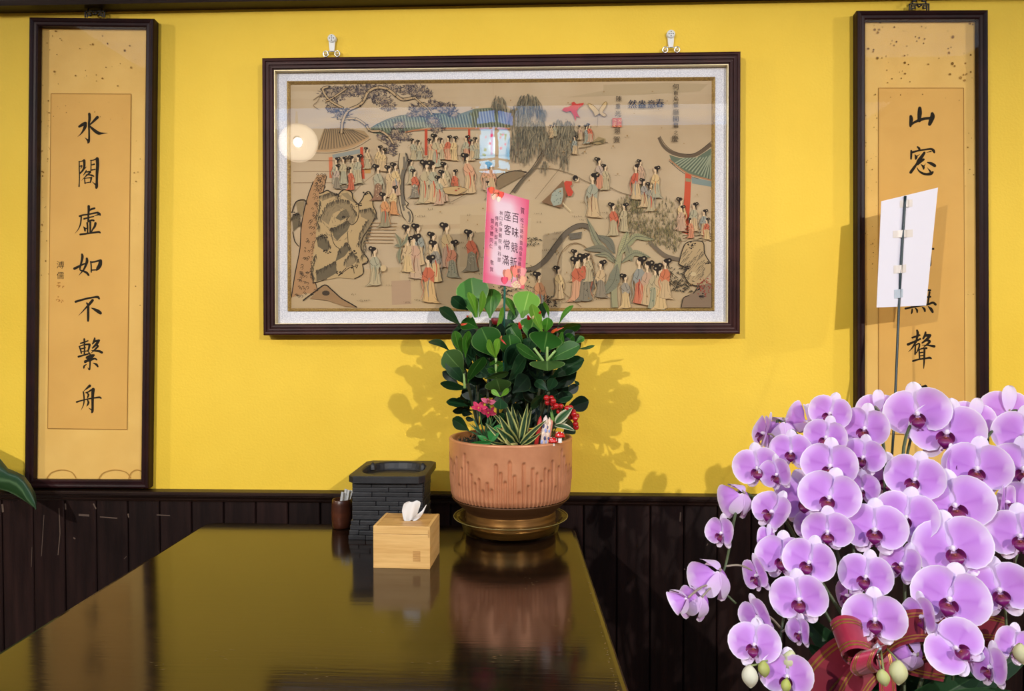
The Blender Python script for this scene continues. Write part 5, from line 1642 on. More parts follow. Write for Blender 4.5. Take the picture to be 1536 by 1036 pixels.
# little red, orange and cream bracts among the leaves
for (x0, y0, x1, y1, w, c) in ((781, 494, 778.5, 482, 5, (206, 40, 36)), (794, 480, 791.5, 472, 5, (160, 24, 26)), (809, 471, 811, 466, 4, (220, 70, 48)), (827, 499, 836, 492, 4.5, (226, 96, 44)), (828, 498, 846, 490.5, 2.5, (222, 92, 70)), (691, 487, 701, 485, 3.5, (222, 84, 56)),
                               (705, 477, 707, 468, 5, (238, 222, 184)), (751, 508, 759.5, 517, 2.5, (214, 64, 50)), (750, 509, 753, 503, 3.5, (224, 150, 96)), (798, 478, 801, 473, 4, (236, 220, 160)), (700, 475, 703, 473, 3, (214, 76, 50)), (783, 492, 785, 487, 3, (236, 220, 170)), (840, 520, 853, 516, 3.5, (206, 150, 96))):
    b_, t_ = at(x0, y0, Y=PY - .065), at(x1, y1, Y=PY - .075)
    leaf_mesh(MB(), b_, t_, .001, Vector((1, 0, 0)))
    mb = MB()
    leaf_mesh(mb, b_, t_, w * .0016, (t_ - b_).cross(CAM - b_), c_in=c, c_rib=c, c_edge=c, shape='ell', nu=5, nv=2)
    mb.build('bract', G['leaf'], shrub)
cupc = at(744, 480, Y=PY - .01)
MB().color((112, 16, 22)).lathe([(.002, -.012), (.009, -.008), (.0125, .004), (.0115, .0045), (.008, -.006)], tuple(cupc), 18).build('red_cup_flower', G['stem'], shrub, label='dark red cup-shaped flower')

# ================================================================== small plants at the foot of the shrub
snake = thing('variegated_snake_plant', 'banded snake plant with yellow leaf edges in the planter', 'plant', tuple(at(779, 664, Y=PY - .09)))
SN = dict(c_in=(44, 74, 46), c_rib=(50, 80, 50), c_edge=(196, 196, 116))
def blade(parent, name, bx, by, tx, ty, w, y0, dy, cm, tw=0.0, bow=0.0, shape='lance', bands=14, nu=12):
    b_, t_ = at(bx, by, Y=PY + y0), at(tx, ty, Y=PY + y0 + dy)
    b_.z = max(b_.z, rim_z - .019)
    a = (t_ - b_).normalized()
    view = (CAM - b_).normalized()
    side = a.cross(view).normalized()
    nrm = side.cross(a)
    side = side * cos(tw) + nrm * sin(tw)
    mb = MB()
    leaf_mesh(mb, b_, t_, w * .00165, side, bow=bow, fold=.35, shape=shape, nu=nu, nv=6, bands=bands, rim=(.80 if cm['c_edge'][0] > 180 else .93), **cm)
    return mb.build(name, G['leaf'], parent)
for q in ((775, 664, 748, 622, 13, -.08, -.03, .2, .12), (776, 664, 757, 604, 12, -.06, .0, -.2, .05), (778, 664, 768, 606, 12, -.05, .01, .3, .02), (781, 664, 792, 604, 9, -.07, .0, .3, .0), (783, 664, 798, 606, 8, -.06, .01, -.4, .0), (781, 666, 820.5, 629, 8, -.09, -.02, .3, .06),
          (784, 666, 812, 648, 7, -.09, -.02, -.3, .08), (773, 665, 728, 634, 10, -.08, -.02, .3, .22), (774, 665, 735, 616, 9, -.04, .0, -.3, .12), (770, 664, 744, 640, 12, -.09, -.03, .1, .10), (786, 665, 776, 614, 14, -.03, .01, .1, .0), (769, 665, 720, 655, 6, -.08, -.02, .5, .2)):
    blade(snake, 'leaf', *q[:7], SN, q[7], q[8])
for q in ((766, 667, 757, 653, 6, -.105, .0, .6, .2), (775, 668, 766, 664.5, 8, -.115, -.012, .2, .1)):
    blade(snake, 'leaf', *q[:7], dict(c_in=(198, 190, 120), c_rib=(120, 132, 70), c_edge=(214, 206, 140)), q[7], q[8], bands=None)
ivy = thing('glossy_fern_sprig', 'bright glossy toothed leaves at the front left of the planter rim', 'plant', tuple(at(735, 664, Y=PY - .11)))
IV = dict(c_in=(46, 122, 56), c_rib=(34, 96, 46), c_edge=(66, 146, 76))
for q in ((735, 662, 751, 636, 14, -.105, .0, .3, .05), (737, 663, 707, 664, 9, -.105, -.01, .4, .1), (733, 664, 716, 653, 8, -.10, .0, -.3, .1), (742, 662, 732, 646, 9, -.10, .0, .5, .05)):
    blade(ivy, 'leaf', *q[:7], IV, q[7], q[8], shape='ell', bands=None)
pink = thing('pink_star_flower_sprig', 'sprig of pink star flowers beside the planter shrub', 'flower', tuple(at(728, 655, Y=PY - .085)))
for i, (fx, fy, tl, c) in enumerate(((718, 612, .5, (226, 62, 106)), (732.5, 619.5, .35, (196, 44, 84)), (733, 603.5, 1.15, (228, 110, 140)))):
    c0 = at(fx, fy, Y=PY - .10)
    stem_of(pink, [at(727, 656, Y=PY - .085), at(fx + 4, fy + 22, Y=PY - .095), c0], [.0012] * 11, (84, 116, 60))
    fl = MB().color((200, 150, 70)).ball(c0, .003, 8, 6).build('blossom', G['stem'], pink)
    M = Matrix.Rotation(.2, 3, 'Y') @ Matrix.Rotation(-tl, 3, 'X')
    for k in range(5):
        a = 2 * pi * k / 5 + i
        d = M @ Vector((cos(a), sin(a) * .35 - .2, sin(a) * .8 + .25))
        mb = MB()
        leaf_mesh(mb, c0, c0 + d.normalized() * .020, .0105, d.cross(CAM - c0), bow=.1, shape='ell', nu=5, nv=2, c_in=c, c_rib=tuple(int(v * .85) for v in c), c_edge=c)
        mb.build('petal', G['petal'], fl)
for k in range(16):
    x, y = rl.uniform(700, 748), rl.uniform(618, 652)
    blade(pink, 'leaf', 727 + rl.uniform(-2, 2), 656, x, y, 2.4, -.085, rl.uniform(-.02, .02), dict(c_in=(58, 96, 58), c_rib=(80, 116, 72), c_edge=(80, 116, 72)), 0, .05, 'ell', None, 5)
berry = thing('red_berry_sprig', 'sprig of glossy red berries hanging over the planter rim', 'berries', tuple(at(824, 655, Y=PY - .07)))
def c6(x, y):
    return (770 + x / 11.51, 580 + y / 11.51)
BS = [(572, 190), (590, 272), (655, 195), (690, 245), (680, 290), (682, 355), (740, 330), (818, 338), (790, 425), (930, 370), (985, 360), (1035, 430), (1045, 470), (990, 520), (1095, 505), (1070, 550), (1075, 640), (1085, 695)]
for i, q in enumerate(BS):
    x, y = c6(*q)
    p = at(x, y, Y=PY - .085 + .014 * ((i * 7) % 3 - 1))
    M = None
    o = MB().ball(p, .0068, 14, 10).build('berry', G['berry'], berry)
    hub = at(*c6(640 if i < 9 else 1000, 330 if i < 9 else 500), Y=PY - .075)
    MB().color((70, 74, 48)).tube([p, (p + hub) / 2 + Vector((0, .008, .002)), hub], .0009, 5).build('stalk', G['stem'], berry)
stem_of(berry, [at(826, 656, Y=PY - .07), at(831, 632, Y=PY - .075), at(*c6(640, 330), Y=PY - .075)], [.0013] * 11, (92, 122, 66))
stem_of(berry, [at(829, 654, Y=PY - .07), at(840, 630, Y=PY - .075), at(*c6(1000, 500), Y=PY - .075)], [.0013] * 11, (92, 122, 66))
VAR = dict(c_in=(48, 88, 50), c_rib=(70, 108, 64), c_edge=(206, 204, 170))
for q in ((833, 635, 858.5, 611.5, 13, -.095, -.01, .2, .05), (832, 638, 862, 646, 9, -.09, -.02, .5, .12), (836, 636, 852, 628, 9, -.07, .0, .3, .05)):
    blade(berry, 'leaf', *q[:7], VAR, q[7], q[8], shape='ell', bands=None)
blade(berry, 'leaf', 831, 632, 826, 617, 4, -.09, .0, dict(c_in=(108, 152, 70), c_rib=(130, 170, 84), c_edge=(140, 176, 92)), .2, .05, 'ell', None)
blade(berry, 'leaf', 831, 632, 836, 622, 3, -.09, .0, dict(c_in=(108, 152, 70), c_rib=(130, 170, 84), c_edge=(140, 176, 92)), .2, .05, 'ell', None)
# painted sticks and toadstool picks
def painted_stick(label, bx, by, tx, ty, w, c, spots_c=None, y0=-.105):
    b_, t_ = at(bx, by, Y=PY + y0), at(tx, ty, Y=PY + y0 + .012)
    b_ = b_ + (b_ - t_).normalized() * .012
    r = w * .00165 / 2
    t = thing('painted_stick', label, 'decoration', tuple(b_), 'painted sticks in the planter')
    d = (t_ - b_)
    MB().color(c).tube([b_, b_ + d * .80, b_ + d * .90, t_], [r, r, r * .75, r * .12], 14).build('rod', G['stem'], t)
    if spots_c:
        rg = random.Random(int(bx))
        view = (CAM - b_).normalized()
        side = d.cross(view).normalized()
        nn = side.cross(d.normalized())
        for k in range(6):
            u = .18 + .12 * k
            cc_ = spots_c[k % len(spots_c)]
            p = b_ + d * u + side * (r * .45 * (1 if k % 2 else -1)) - nn * 0
            vv = (CAM - p).normalized()
            q = p + vv * (r * 1.02)
            mb = MB().color(cc_)
            mb.ball(q, (r * .42, r * .22, r * .75), 8, 6)
            mb.build('painted_patch', G['stem'], t)
    return t
painted_stick('plain red painted stick at the left of the pencil-like sticks', 805, 662, 811, 623.5, 6.0, (176, 40, 36))
painted_stick('pale stick with lilac tip and blue painted patches', 814.5, 664, 819, 622.5, 8.0, (226, 206, 196), [(150, 164, 214), (70, 70, 110), (236, 214, 190)])
painted_stick('pale peach stick painted with blue cells', 820.5, 663, 824.5, 625.5, 6.5, (232, 204, 178), [(146, 166, 216), (80, 80, 120), (240, 224, 206)], -.102)
painted_stick('slim salmon-pink painted stick beside the patterned ones', 823.5, 662, 829, 624, 3.4, (226, 142, 120), None, -.098)
def toadstool(label, px, py, rpx, hpx):
    c0 = at(px, py, Y=PY - .105)
    r = rpx * .0016
    base = Vector((c0.x, c0.y, c0.z - hpx * .0016))
    t = thing('toy_toadstool', label, 'decoration', tuple(base), 'toy toadstools in the planter')
    MB().lathe([(r * .42, -hpx * .0016), (r * .36, -.004), (r * .33, .001)], tuple(c0), 16).build('stalk', G['white_gloss'], t)
    cap = MB().lathe([(r * .3, -.001), (r * .98, -.0015), (r, .0005), (r * .9, r * .42), (r * .62, r * .72), (r * .3, r * .86), (.0002, r * .9)], tuple(c0), 22).build('cap', G['mushroom_red'], t)
    rg = random.Random(int(px))
    for k in range(9):
        a, e = 2 * pi * k / 9 + rg.random(), rg.uniform(.3, 1.2)
        p = c0 + Vector((r * .92 * cos(a) * cos(e), r * .92 * sin(a) * cos(e), r * .86 * sin(e) + .0005))
        MB().ball(p, .0013, 8, 5).build('white_dot', G['white_gloss'], cap)
toadstool('taller red toy toadstool with white dots at the right of the rim', 840, 654, 7.2, 9)
toadstool('lower red toy toadstool with white dots half behind the rim', 829.5, 662, 6.6, 6)

# ================================================================== pink greeting card on a green stick
gq = [at(730.9, 281.3, Y=-.275), at(793.8, 299.9, Y=-.185), at(786.3, 433.3, Y=-.185), at(724.3, 423.2, Y=-.275)]
gp0 = (gq[0] + gq[1] + gq[2] + gq[3]) / 4
gn = (gq[2] - gq[0]).cross(gq[3] - gq[1]).normalized()
if gn.dot(CAM - gp0) < 0:
    gn = -gn
gq = [on_plane(x, y, gp0, gn) for x, y in ((730.9, 281.3), (793.8, 299.9), (786.3, 433.3), (724.3, 423.2))]
sb = at(757, 655, Y=PY); sb.z = rim_z - .02
card = thing('pink_greeting_card', 'pink congratulation card with flower print and black writing on a green stick', 'card', tuple(sb))
o = MB().slab(gq, -gn * .0008).build('card_sheet', G['card_white'], card)
fix_normals(o)
C = Ink(lambda px, py, l: on_plane(px, py, gp0 + gn * (.0002 + l), gn), 2e-6)
def cuv(u, v):
    a = [(730.9, 281.3), (793.8, 299.9), (786.3, 433.3), (724.3, 423.2)]
    x = (a[0][0] * (1 - u) + a[1][0] * u) * (1 - v) + (a[3][0] * (1 - u) + a[2][0] * u) * v
    y = (a[0][1] * (1 - u) + a[1][1] * u) * (1 - v) + (a[3][1] * (1 - u) + a[2][1] * u) * v
    return (x, y)
# pink wash printed from the hot edge to the pale middle
nu_, nv_ = 14, 26
pts, fcs, cls = [], [], []
for j in range(nv_ + 1):
    for i in range(nu_ + 1):
        u, v = i / nu_, j / nv_
        x, y = cuv(u, v)
        e = min(u, 1 - u) * 2.0
        w = .5 + .5 * sin(5 * u + 9 * v) * .5 + .25 * sin(13 * v - 4 * u)
        t_ = max(0, min(1, e * 2.0 * (.55 + .6 * w)))
        if v < .12: t_ *= .4 + v * 5
        if v > .9: t_ *= .6
        hot, pale = (234, 92, 128), (246, 216, 228)
        if w > .72: hot = (238, 102, 112)
        cls.append(lin([hot[k] + (pale[k] - hot[k]) * t_ for k in range(3)]))
        pts.append(C.fn(x, y, 0))
for j in range(nv_):
    for i in range(nu_):
        a = j * (nu_ + 1) + i
        fcs.append((a, a + 1, a + nu_ + 2, a + nu_ + 1))
C.mb.add(pts, fcs, cls)
C.k = 20
def tulip(u, v, s, c, rot=0.0):
    x, y = cuv(u, v)
    for k, da in enumerate((-.5, .5, 0)):
        cc_ = tuple(min(255, int(z * (.9 + .12 * k))) for z in c)
        C.blob(x + s * .3 * sin(da + rot), y - s * .25 * cos(da), s * .34, s * .62, cc_, 10, da + rot)
for q in ((.10, .03, 9, (226, 96, 70)), (.22, .05, 10, (232, 120, 96)), (.33, .05, 9, (226, 84, 74)), (.16, .09, 8, (244, 190, 170)), (.28, .10, 7, (248, 214, 196)), (.60, .90, 15, (240, 150, 130)), (.78, .85, 16, (236, 128, 116)), (.93, .84, 12, (238, 150, 150)), (.52, .96, 10, (226, 84, 110)), (.95, .93, 12, (240, 170, 140))):
    tulip(*q)
for q in ((.74, .97), (.80, .945), (.86, .975), (.78, .985)):
    x, y = cuv(*q)
    for k in range(7):
        C.blob(x + 2.2 * cos(k), y + 2.0 * sin(k), 1.6, 1.3, (248, 224, 190) if k % 2 else (240, 196, 160), 8)
C.line([cuv(.68, .95), cuv(.70, .88), cuv(.66, .82)], 1.1, (120, 140, 70))
C.line([cuv(.83, .92), cuv(.80, .86)], 1.4, (120, 130, 70))
C.line([cuv(.12, .07), cuv(.20, .03), cuv(.30, .03)], 1.0, (110, 90, 50))
C.build('flower_print', G['paint'], card, label='pink flower print')
T = Ink(lambda px, py, l: on_plane(px, py, gp0 + gn * (.0004 + l), gn), 1e-6)
def k5(x, y):
    return (700 + x / 5.757, 270 + y / 5.757)
big = [('百', 420, 325), ('味', 418, 452), ('競', 412, 582), ('新', 404, 708), ('座', 352, 308), ('客', 352, 430), ('常', 345, 556), ('滿', 336, 690)]
small = [('松', 478, 345), ('江', 478, 393), ('路', 475, 440), ('何', 473, 490), ('首', 470, 540), ('烏', 468, 588), ('皇', 465, 635), ('帝', 460, 680), ('雞', 456, 722), ('開', 452, 785), ('業', 450, 830),
         ('林', 298, 285), ('口', 296, 330), ('長', 294, 377), ('庚', 292, 428), ('醫', 290, 477), ('院', 288, 527), ('骨', 285, 585), ('科', 283, 637), ('部', 280, 687), ('傅', 260, 330), ('再', 258, 380), ('生', 256, 432), ('部', 253, 490), ('長', 250, 547),
         ('暨', 222, 352), ('全', 219, 407), ('體', 216, 462), ('同', 213, 520), ('仁', 210, 570), ('敬', 219, 710), ('賀', 215, 770)]
for ch, x, y in big:
    X, Yv = k5(x, y)
    T.text(ch, X, Yv, 16.5, (66, 26, 48), .66, .20)
T.text('賀', *k5(482, 265), 10.5, (66, 26, 48), .6, .2)
for ch, x, y in small:
    T.text(ch, *k5(x, y), 7.4, (92, 34, 60), .72, .2)
T.build('writing', G['paint'], card, label='dark red-black printed characters')
st_t = on_plane(756, 330, gp0 - gn * .004, gn)
st_b = on_plane(757, 436, gp0 - gn * .004, gn)
MB().tube([sb, at(755, 520, Y=(sb.y + st_b.y) / 2), st_b, st_t], .0028, 10).build('stick', G['stick_green'], card)
# ================================================================== orchid flower meshes (unit: half the flower's width)
def mixc(a, b_, t):
    return tuple(a[i] + (b_[i] - a[i]) * t for i in range(3))
LILAC, DEEP, PALE, WHITE_, DUSK = (206, 146, 230), (180, 106, 210), (226, 196, 244), (244, 236, 250), (206, 160, 206)
def blade_grid(mb, L, W, ang, z0, cup, wave, tipw, kind, seed, nu=11, nv=12, bell=0.0, off=(0, 0), mirror=False):
    rg = random.Random(seed)
    ph = rg.uniform(0, 6)
    vs_, cs_ = [], []
    ca, sa = cos(ang), sin(ang)
    for i in range(nu + 1):
        u = sin(pi / 2 * i / nu)
        if kind != 'petal':
            w = max(W * (u ** .5) * sqrt(max(0, 1 - u ** 2.6)), .06 * (1 - u))
        for j in range(nv + 1):
            v = 2 * j / nv - 1
            if kind == 'petal':      # a broad fan whose lobes reach up to the midline
                q = min(1.0, u / .62)
                sp_ = .50 + .50 * q * q * (3 - 2 * q)
                th = radians(9 + 74 * v * sp_) if v > 0 else radians(9 + 80 * v * sp_)
                R0 = 1.0 - (.21 * v ** 2.2 if v > 0 else .36 * (-v) ** 1.9)
                R0 *= 1 - .10 * abs(v) ** 9
                x, y = L * u * R0 * cos(th), W * L * u * R0 * sin(th)
                w = .8 * u
            else:
                x, y = L * u, w * v
            z = z0 + cup * u * u - .10 * W * v * v * u + wave * sin(5 * v + 4 * u + ph) * u * u
            if mirror:
                x = -x
            if bell:      # half-closed: blades fold forward round the centre
                th = bell * (.35 + .65 * u)
                x, z = (-1 if mirror else 1) * (abs(x) * cos(th) + .06), z0 + L * u * sin(th)
            X, Y_ = x * ca - y * sa + off[0], x * sa + y * ca + off[1]
            vs_.append((X, Y_, z))
            if kind == 'petal':
                t = max(0, min(1, (u - .62) / .38)) ** 1.6
                e = max(0, (abs(v) - .72) / .28)
                c = mixc(LILAC, DEEP, .45 * (1 - abs(v)) * (1 - u))
                c = mixc(c, PALE, .45 * t + .30 * e)
                c = mixc(c, WHITE_, min(1, (t * (1 - .5 * abs(v))) * .75 + .30 * e * u + (.5 if u > .985 else 0)))
                if u < .16:
                    c = mixc(WHITE_, c, u / .16)
                if u > .15: c = mixc(c, DEEP, .10 * (.5 + .5 * sin(v * 26 + 2 * u)) * (1 - t))
                if abs(v) < .08 and u > .2:
                    c = mixc(c, DEEP if u < .75 else WHITE_, .35)
            else:
                t = max(0, min(1, (u - .3) / .7))
                c = mixc(PALE, WHITE_, t)
                if tipw < .5:
                    c = mixc(c, DUSK, .35 * (1 - t))
            cs_.append(lin(c))
    m = nv + 1
    fs_ = [(i * m + j, i * m + j + 1, (i + 1) * m + j + 1, (i + 1) * m + j) for i in range(nu) for j in range(nv)]
    mb.add(vs_, fs_, cs_, smooth=True)
    return mb
def flower_set(seed, bell=0.0):
    rg = random.Random(seed)
    S = {}
    c = .17 + rg.uniform(-.07, .07)
    wv = .045 + rg.uniform(0, .03)
    k = bell
    S['petal'] = [blade_grid(MB(), 1.0, .98, radians(rg.uniform(-3, 5)), .03, c, wv, 1, 'petal', seed, bell=k).mesh('petal', G['petal']),
                  blade_grid(MB(), 1.0, .98, radians(rg.uniform(-5, 3)), .035, c, wv, 1, 'petal', seed + 1, bell=k, mirror=True).mesh('petal', G['petal'])]
    S['sepal'] = [blade_grid(MB(), 1.02, .40, radians(90 + rg.uniform(-3, 3)), -.04, .02, .02, 1, 'sepal', seed + 2, 9, 6, bell=k * .9).mesh('sepal', G['petal']),
                  blade_grid(MB(), .86, .36, radians(-60 + rg.uniform(-4, 4)), -.05, .0, .02, 0, 'sepal', seed + 3, 9, 6, bell=k * .9).mesh('sepal', G['petal']),
                  blade_grid(MB(), .86, .36, radians(-120 + rg.uniform(-4, 4)), -.05, .0, .02, 0, 'sepal', seed + 4, 9, 6, bell=k * .9).mesh('sepal', G['petal'])]
    lp = MB()
    MAG, DMG, ORN, WHT = lin((112, 14, 96)), lin((70, 6, 58)), lin((140, 70, 60)), lin((238, 214, 226))
    for s in (-1, 1):      # side lobes, like raised wings
        vs_, cs_ = [], []
        for i in range(7):
            u = i / 6
            for j in range(6):
                v = j / 5
                a = (-.5 + v * 1.7)
                rr = .05 + .22 * u
                vs_.append((s * (.03 + rr * cos(a) * .78), -.10 - .10 * u + rr * sin(a) * .75, .10 + .26 * u * (1 - .35 * v) + .05 * v))
                cs_.append(mixc(DMG[:3], MAG[:3], u) + (1,) if v > .15 else mixc(ORN[:3], MAG[:3], u) + (1,))
        lp.add(vs_, [(i * 6 + j, i * 6 + j + 1, (i + 1) * 6 + j + 1, (i + 1) * 6 + j) for i in range(6) for j in range(5)], cs_, smooth=True)
    vs_, cs_ = [], []      # middle lobe, an arrow that hangs down
    for i in range(10):
        u = i / 9
        w = .07 + .12 * sin(pi * min(1, u * 1.15)) if u < .85 else .07 * (1 - u) / .15 + .01
        for j in range(5):
            v = j / 2 - 1
            vs_.append((w * v, -.13 - .36 * u, .16 + .20 * sin(pi * u * .8) - .10 * u - .05 * v * v))
            cs_.append((mixc(ORN[:3], MAG[:3], min(1, u * 1.8)) if abs(v) < .6 else MAG[:3]) + (1,))
    lp.add(vs_, [(i * 5 + j, i * 5 + j + 1, (i + 1) * 5 + j + 1, (i + 1) * 5 + j) for i in range(9) for j in range(4)], cs_, smooth=True)
    for s in (-1, 1):      # curled tendrils
        pts = [Vector((s * (.02 + .05 * t + .05 * sin(t * 4)), -.47 - .07 * sin(t * 2.4), .10 + .06 * t + .04 * cos(t * 4))) for t in [q / 7 for q in range(8)]]
        lp.col = MAG
        lp.tube(pts, .011, 5)
    lp.col = ORN
    lp.ball((0, -.17, .24), (.04, .035, .04), 8, 6)
    S['lip'] = lp.mesh('lip', G['lip'])
    cm = MB()
    cm.col = lin((246, 234, 246))
    cm.ball((0, .0, .10), (.075, .085, .12), 10, 8)
    cm.col = lin((236, 214, 236))
    cm.ball((0, -.055, .16), (.05, .045, .06), 8, 6)
    S['column'] = cm.mesh('flower', G['petal'])
    return S
SETS = [flower_set(100 + 10 * i) for i in range(6)]
BELLS = [flower_set(300, radians(58)), flower_set(320, radians(48))]

def odepth(py):
    return 1.47 - 0.36 * (py - 600) / 436.0
def place_flower(parent, px, py, w, yaw=0, pitch=0, roll=0, dz=0.0, bell=None, idx=0):
    d = odepth(py) + dz
    p = at(px, py, d=d)
    n0 = (CAM - p).normalized()
    x0 = Vector((0, 0, 1)).cross(n0).normalized()
    y0 = n0.cross(x0)
    B = Matrix((x0, y0, n0)).transposed()
    M = B @ Matrix.Rotation(-radians(roll), 3, 'Z') @ Matrix.Rotation(-radians(yaw), 3, 'Y') @ Matrix.Rotation(radians(pitch), 3, 'X')
    s = w * d / FPX / 2 * (1.5 if bell else 1.02)
    S = BELLS[idx % 2] if bell else SETS[idx % 6]
    f = bpy.data.objects.new('flower', S['column'])
    COL.objects.link(f)
    f.parent = parent
    f.matrix_local = Matrix.Translation(p - rootloc(parent)) @ M.to_4x4() @ Matrix.Scale(s, 4)
    for key in ('petal', 'sepal'):
        for me in S[key]:
            o = bpy.data.objects.new(key, me)
            COL.objects.link(o)
            o.parent = f
    if not bell:
        o = bpy.data.objects.new('lip', S['lip'])
        COL.objects.link(o)
        o.parent = f
    back = p - (M @ Vector((0, 0, 1))) * (s * .12)
    return p, back

# pot and stool of the orchids (below the picture's edge)
OC = at(1345, 1000, d=1.30)
OX, OY = OC.x, OC.y
OZ = .60
stool = thing('wooden_stool', 'dark wooden stool under the orchid pot', 'stool', (OX, OY, 0))
MB().lathe([(.001, .30), (.17, .30), (.175, .305), (.175, .322), (.17, .328), (.001, .328)], (OX, OY, 0), 40).build('seat', G['dark_wood'], stool)
for a in range(4):
    th = a * pi / 2 + .6
    MB().tube([(OX + .15 * cos(th), OY + .15 * sin(th), 0), (OX + .12 * cos(th), OY + .12 * sin(th), .30)], .016, 10).build('leg', G['dark_wood'], stool)
opot = thing('orchid_pot', 'pale ceramic pot holding the purple orchids', 'pot', (OX, OY, .328))
MB().lathe([(.001, .328), (.10, .328), (.11, .34), (.135, .45), (.15, .56), (.155, OZ), (.147, OZ), (.142, .56), (.001, .555)], (OX, OY, 0), 56).build('pot_body', G['ceramic'], opot)
MB().lathe([(.001, .585), (.08, .583), (.143, .575)], (OX, OY, 0), 32).build('bark', G['soil'], opot)

SPR = {
 'left tip': ('spray of lilac orchids at the far left with nodding half-closed blooms over the panelling', (1100, 905), [
    (1115, 741, 54, 150, 25, 0, .02, 1), (1084, 799, 56, 42, 0, -4, 0), (1137, 862, 62, 58, 0, -15, .0), (1078, 858, 62, 148, 30, 0, .0, 1), (1052, 896, 52, 158, 25, 10, -.02, 1), (1030, 897, 36, 110, 10, -20, -.02, 1)], []),
 'left upper': ('spray of lilac orchids at the upper left over the yellow wall', (1165, 830), [
    (1176, 634, 60, 165, 42, 0, .03, 1), (1148, 650, 64, 72, 0, 12, .02), (1187, 677, 64, 8, 5, 5, .02), (1137, 701, 73, 15, 0, -5, 0), (1167, 711, 58, 38, 0, -18, -.02), (1160, 768, 70, 34, 0, 18, 0), (1152, 808, 44, 130, 0, 0, .02)], []),
 'left lower': ('spray of lilac orchids hanging at the lower left with green buds at its tip', (1185, 1010), [
    (1174, 836, 78, 14, 0, -3, 0), (1215, 843, 80, 20, 0, 12, -.03), (1200, 898, 86, 8, 6, -8, -.01), (1138, 924, 66, 44, 0, -22, -.02), (1202, 948, 52, 55, 0, 0, .03), (1133, 967, 79, 10, 0, 0, 0), (1182, 1014, 80, 10, 0, 5, .0)],
    [(1184.5, 990, 12, (206, 210, 158)), (1146, 1003, 9.5, (170, 178, 84)), (1125, 1014, 13, (224, 222, 200)), (1179, 1028, 8, (176, 186, 76))]),
 'left middle': ('spray of lilac orchids in a straight column left of the green card stick', (1243, 860), [
    (1212, 633, 46, 150, 0, 20, .05, 1), (1246, 620, 64, 18, 4, 12, 0), (1240, 655, 64, 16, 4, 12, -.02), (1246, 698, 82, 8, 0, 4, -.02), (1203, 748, 86, -15, 0, -8, .05), (1245, 746, 90, 10, 0, 8, -.03), (1241, 796, 74, 0, 14, 0, -.03), (1222, 790, 60, 20, 0, 0, .06)], []),
 'middle': ('spray of lilac orchids falling through the middle above the red bow', (1315, 960), [
    (1318, 616, 62, 168, 0, 0, .06), (1298, 642, 74, 10, 5, 8, 0), (1296, 685, 66, 14, 5, 10, -.02), (1294, 733, 56, 24, 0, 0, .01), (1312, 794, 92, 0, 0, 0, -.03), (1300, 865, 80, 12, 0, 12, -.01), (1274, 893, 62, 68, 0, 0, .02), (1313, 928, 90, 0, 0, 2, -.02)],
    [(1325, 1016, 10, (190, 196, 118)), (1347.5, 1008, 14, (208, 208, 150))]),
 'middle right': ('spray of lilac orchids with its top bloom over the scroll, right of the stick', (1380, 980), [
    (1377, 620, 93, 6, -4, -8, 0), (1330, 718, 78, 8, 0, 0, .05), (1373, 719, 86, 12, 0, 14, -.01), (1360, 776, 92, 14, 0, 12, -.01), (1354, 846, 68, 28, 0, 12, 0), (1385, 924, 70, 44, 0, -5, .0), (1374, 982, 56, 150, 0, 0, .01, 1)], []),
 'right middle': ('spray of the largest lilac orchids right of the white card', (1425, 1020), [
    (1459, 632, 70, 165, 0, 10, .06), (1421, 649, 104, 0, -4, 2, 0), (1428, 695, 58, -66, 0, 0, -.02), (1466, 702, 94, -3, 0, 3, -.01), (1431, 758, 108, -4, 0, -14, -.02), (1428, 822, 111, -4, 0, -12, -.02), (1424, 898, 108, 0, 0, 8, -.02), (1433, 972, 90, -12, 0, -52, -.01)], []),
 'right edge': ('spray of lilac orchids cut by the right picture edge', (1500, 1030), [
    (1512, 618, 78, 155, 0, 0, .05), (1538, 652, 88, 0, 0, 0, .0), (1536, 702, 94, 0, 0, 0, .03), (1508, 752, 62, -70, 0, 0, .01), (1543, 758, 84, 0, 0, 0, .02), (1530, 803, 94, 4, 0, -5, -.01), (1499, 884, 97, 0, 0, -12, -.01), (1488, 1000, 74, 44, 0, 0, .0), (1520, 968, 66, -30, 0, 0, .03)],
    [(1532, 980, 12, (206, 204, 150))]),
}
# keep neighbouring blooms clear of each other in depth: the lower one hangs in front
_all = [[k_, i_, list(q)] for k_, v_ in SPR.items() for i_, q in enumerate(v_[2])]
_rj = random.Random(17)
for e in _all:
    q = e[2]
    if len(q) <= 7 and abs(q[3]) < 60:
        q[3] += _rj.uniform(-6, 6); q[4] += _rj.uniform(-5, 6); q[5] += _rj.uniform(-6, 6)
for _ in range(6):
    for a in _all:
        for b in _all:
            if a is b or a[2][1] > b[2][1]:
                continue
            if hypot(a[2][0] - b[2][0], a[2][1] - b[2][1]) < .43 * (a[2][2] + b[2][2]):
                da, db = odepth(a[2][1]) + a[2][6], odepth(b[2][1]) + b[2][6]
                if abs(da - db) < .026:
                    sh_ = (.026 - abs(da - db)) / 2
                    if da >= db:
                        a[2][6] += sh_; b[2][6] -= sh_
                    else:
                        a[2][6] -= sh_; b[2][6] += sh_
for k_, i_, q in _all:
    SPR[k_][2][i_] = tuple(q)
fi = 0
SC_ = (70, 82, 52)
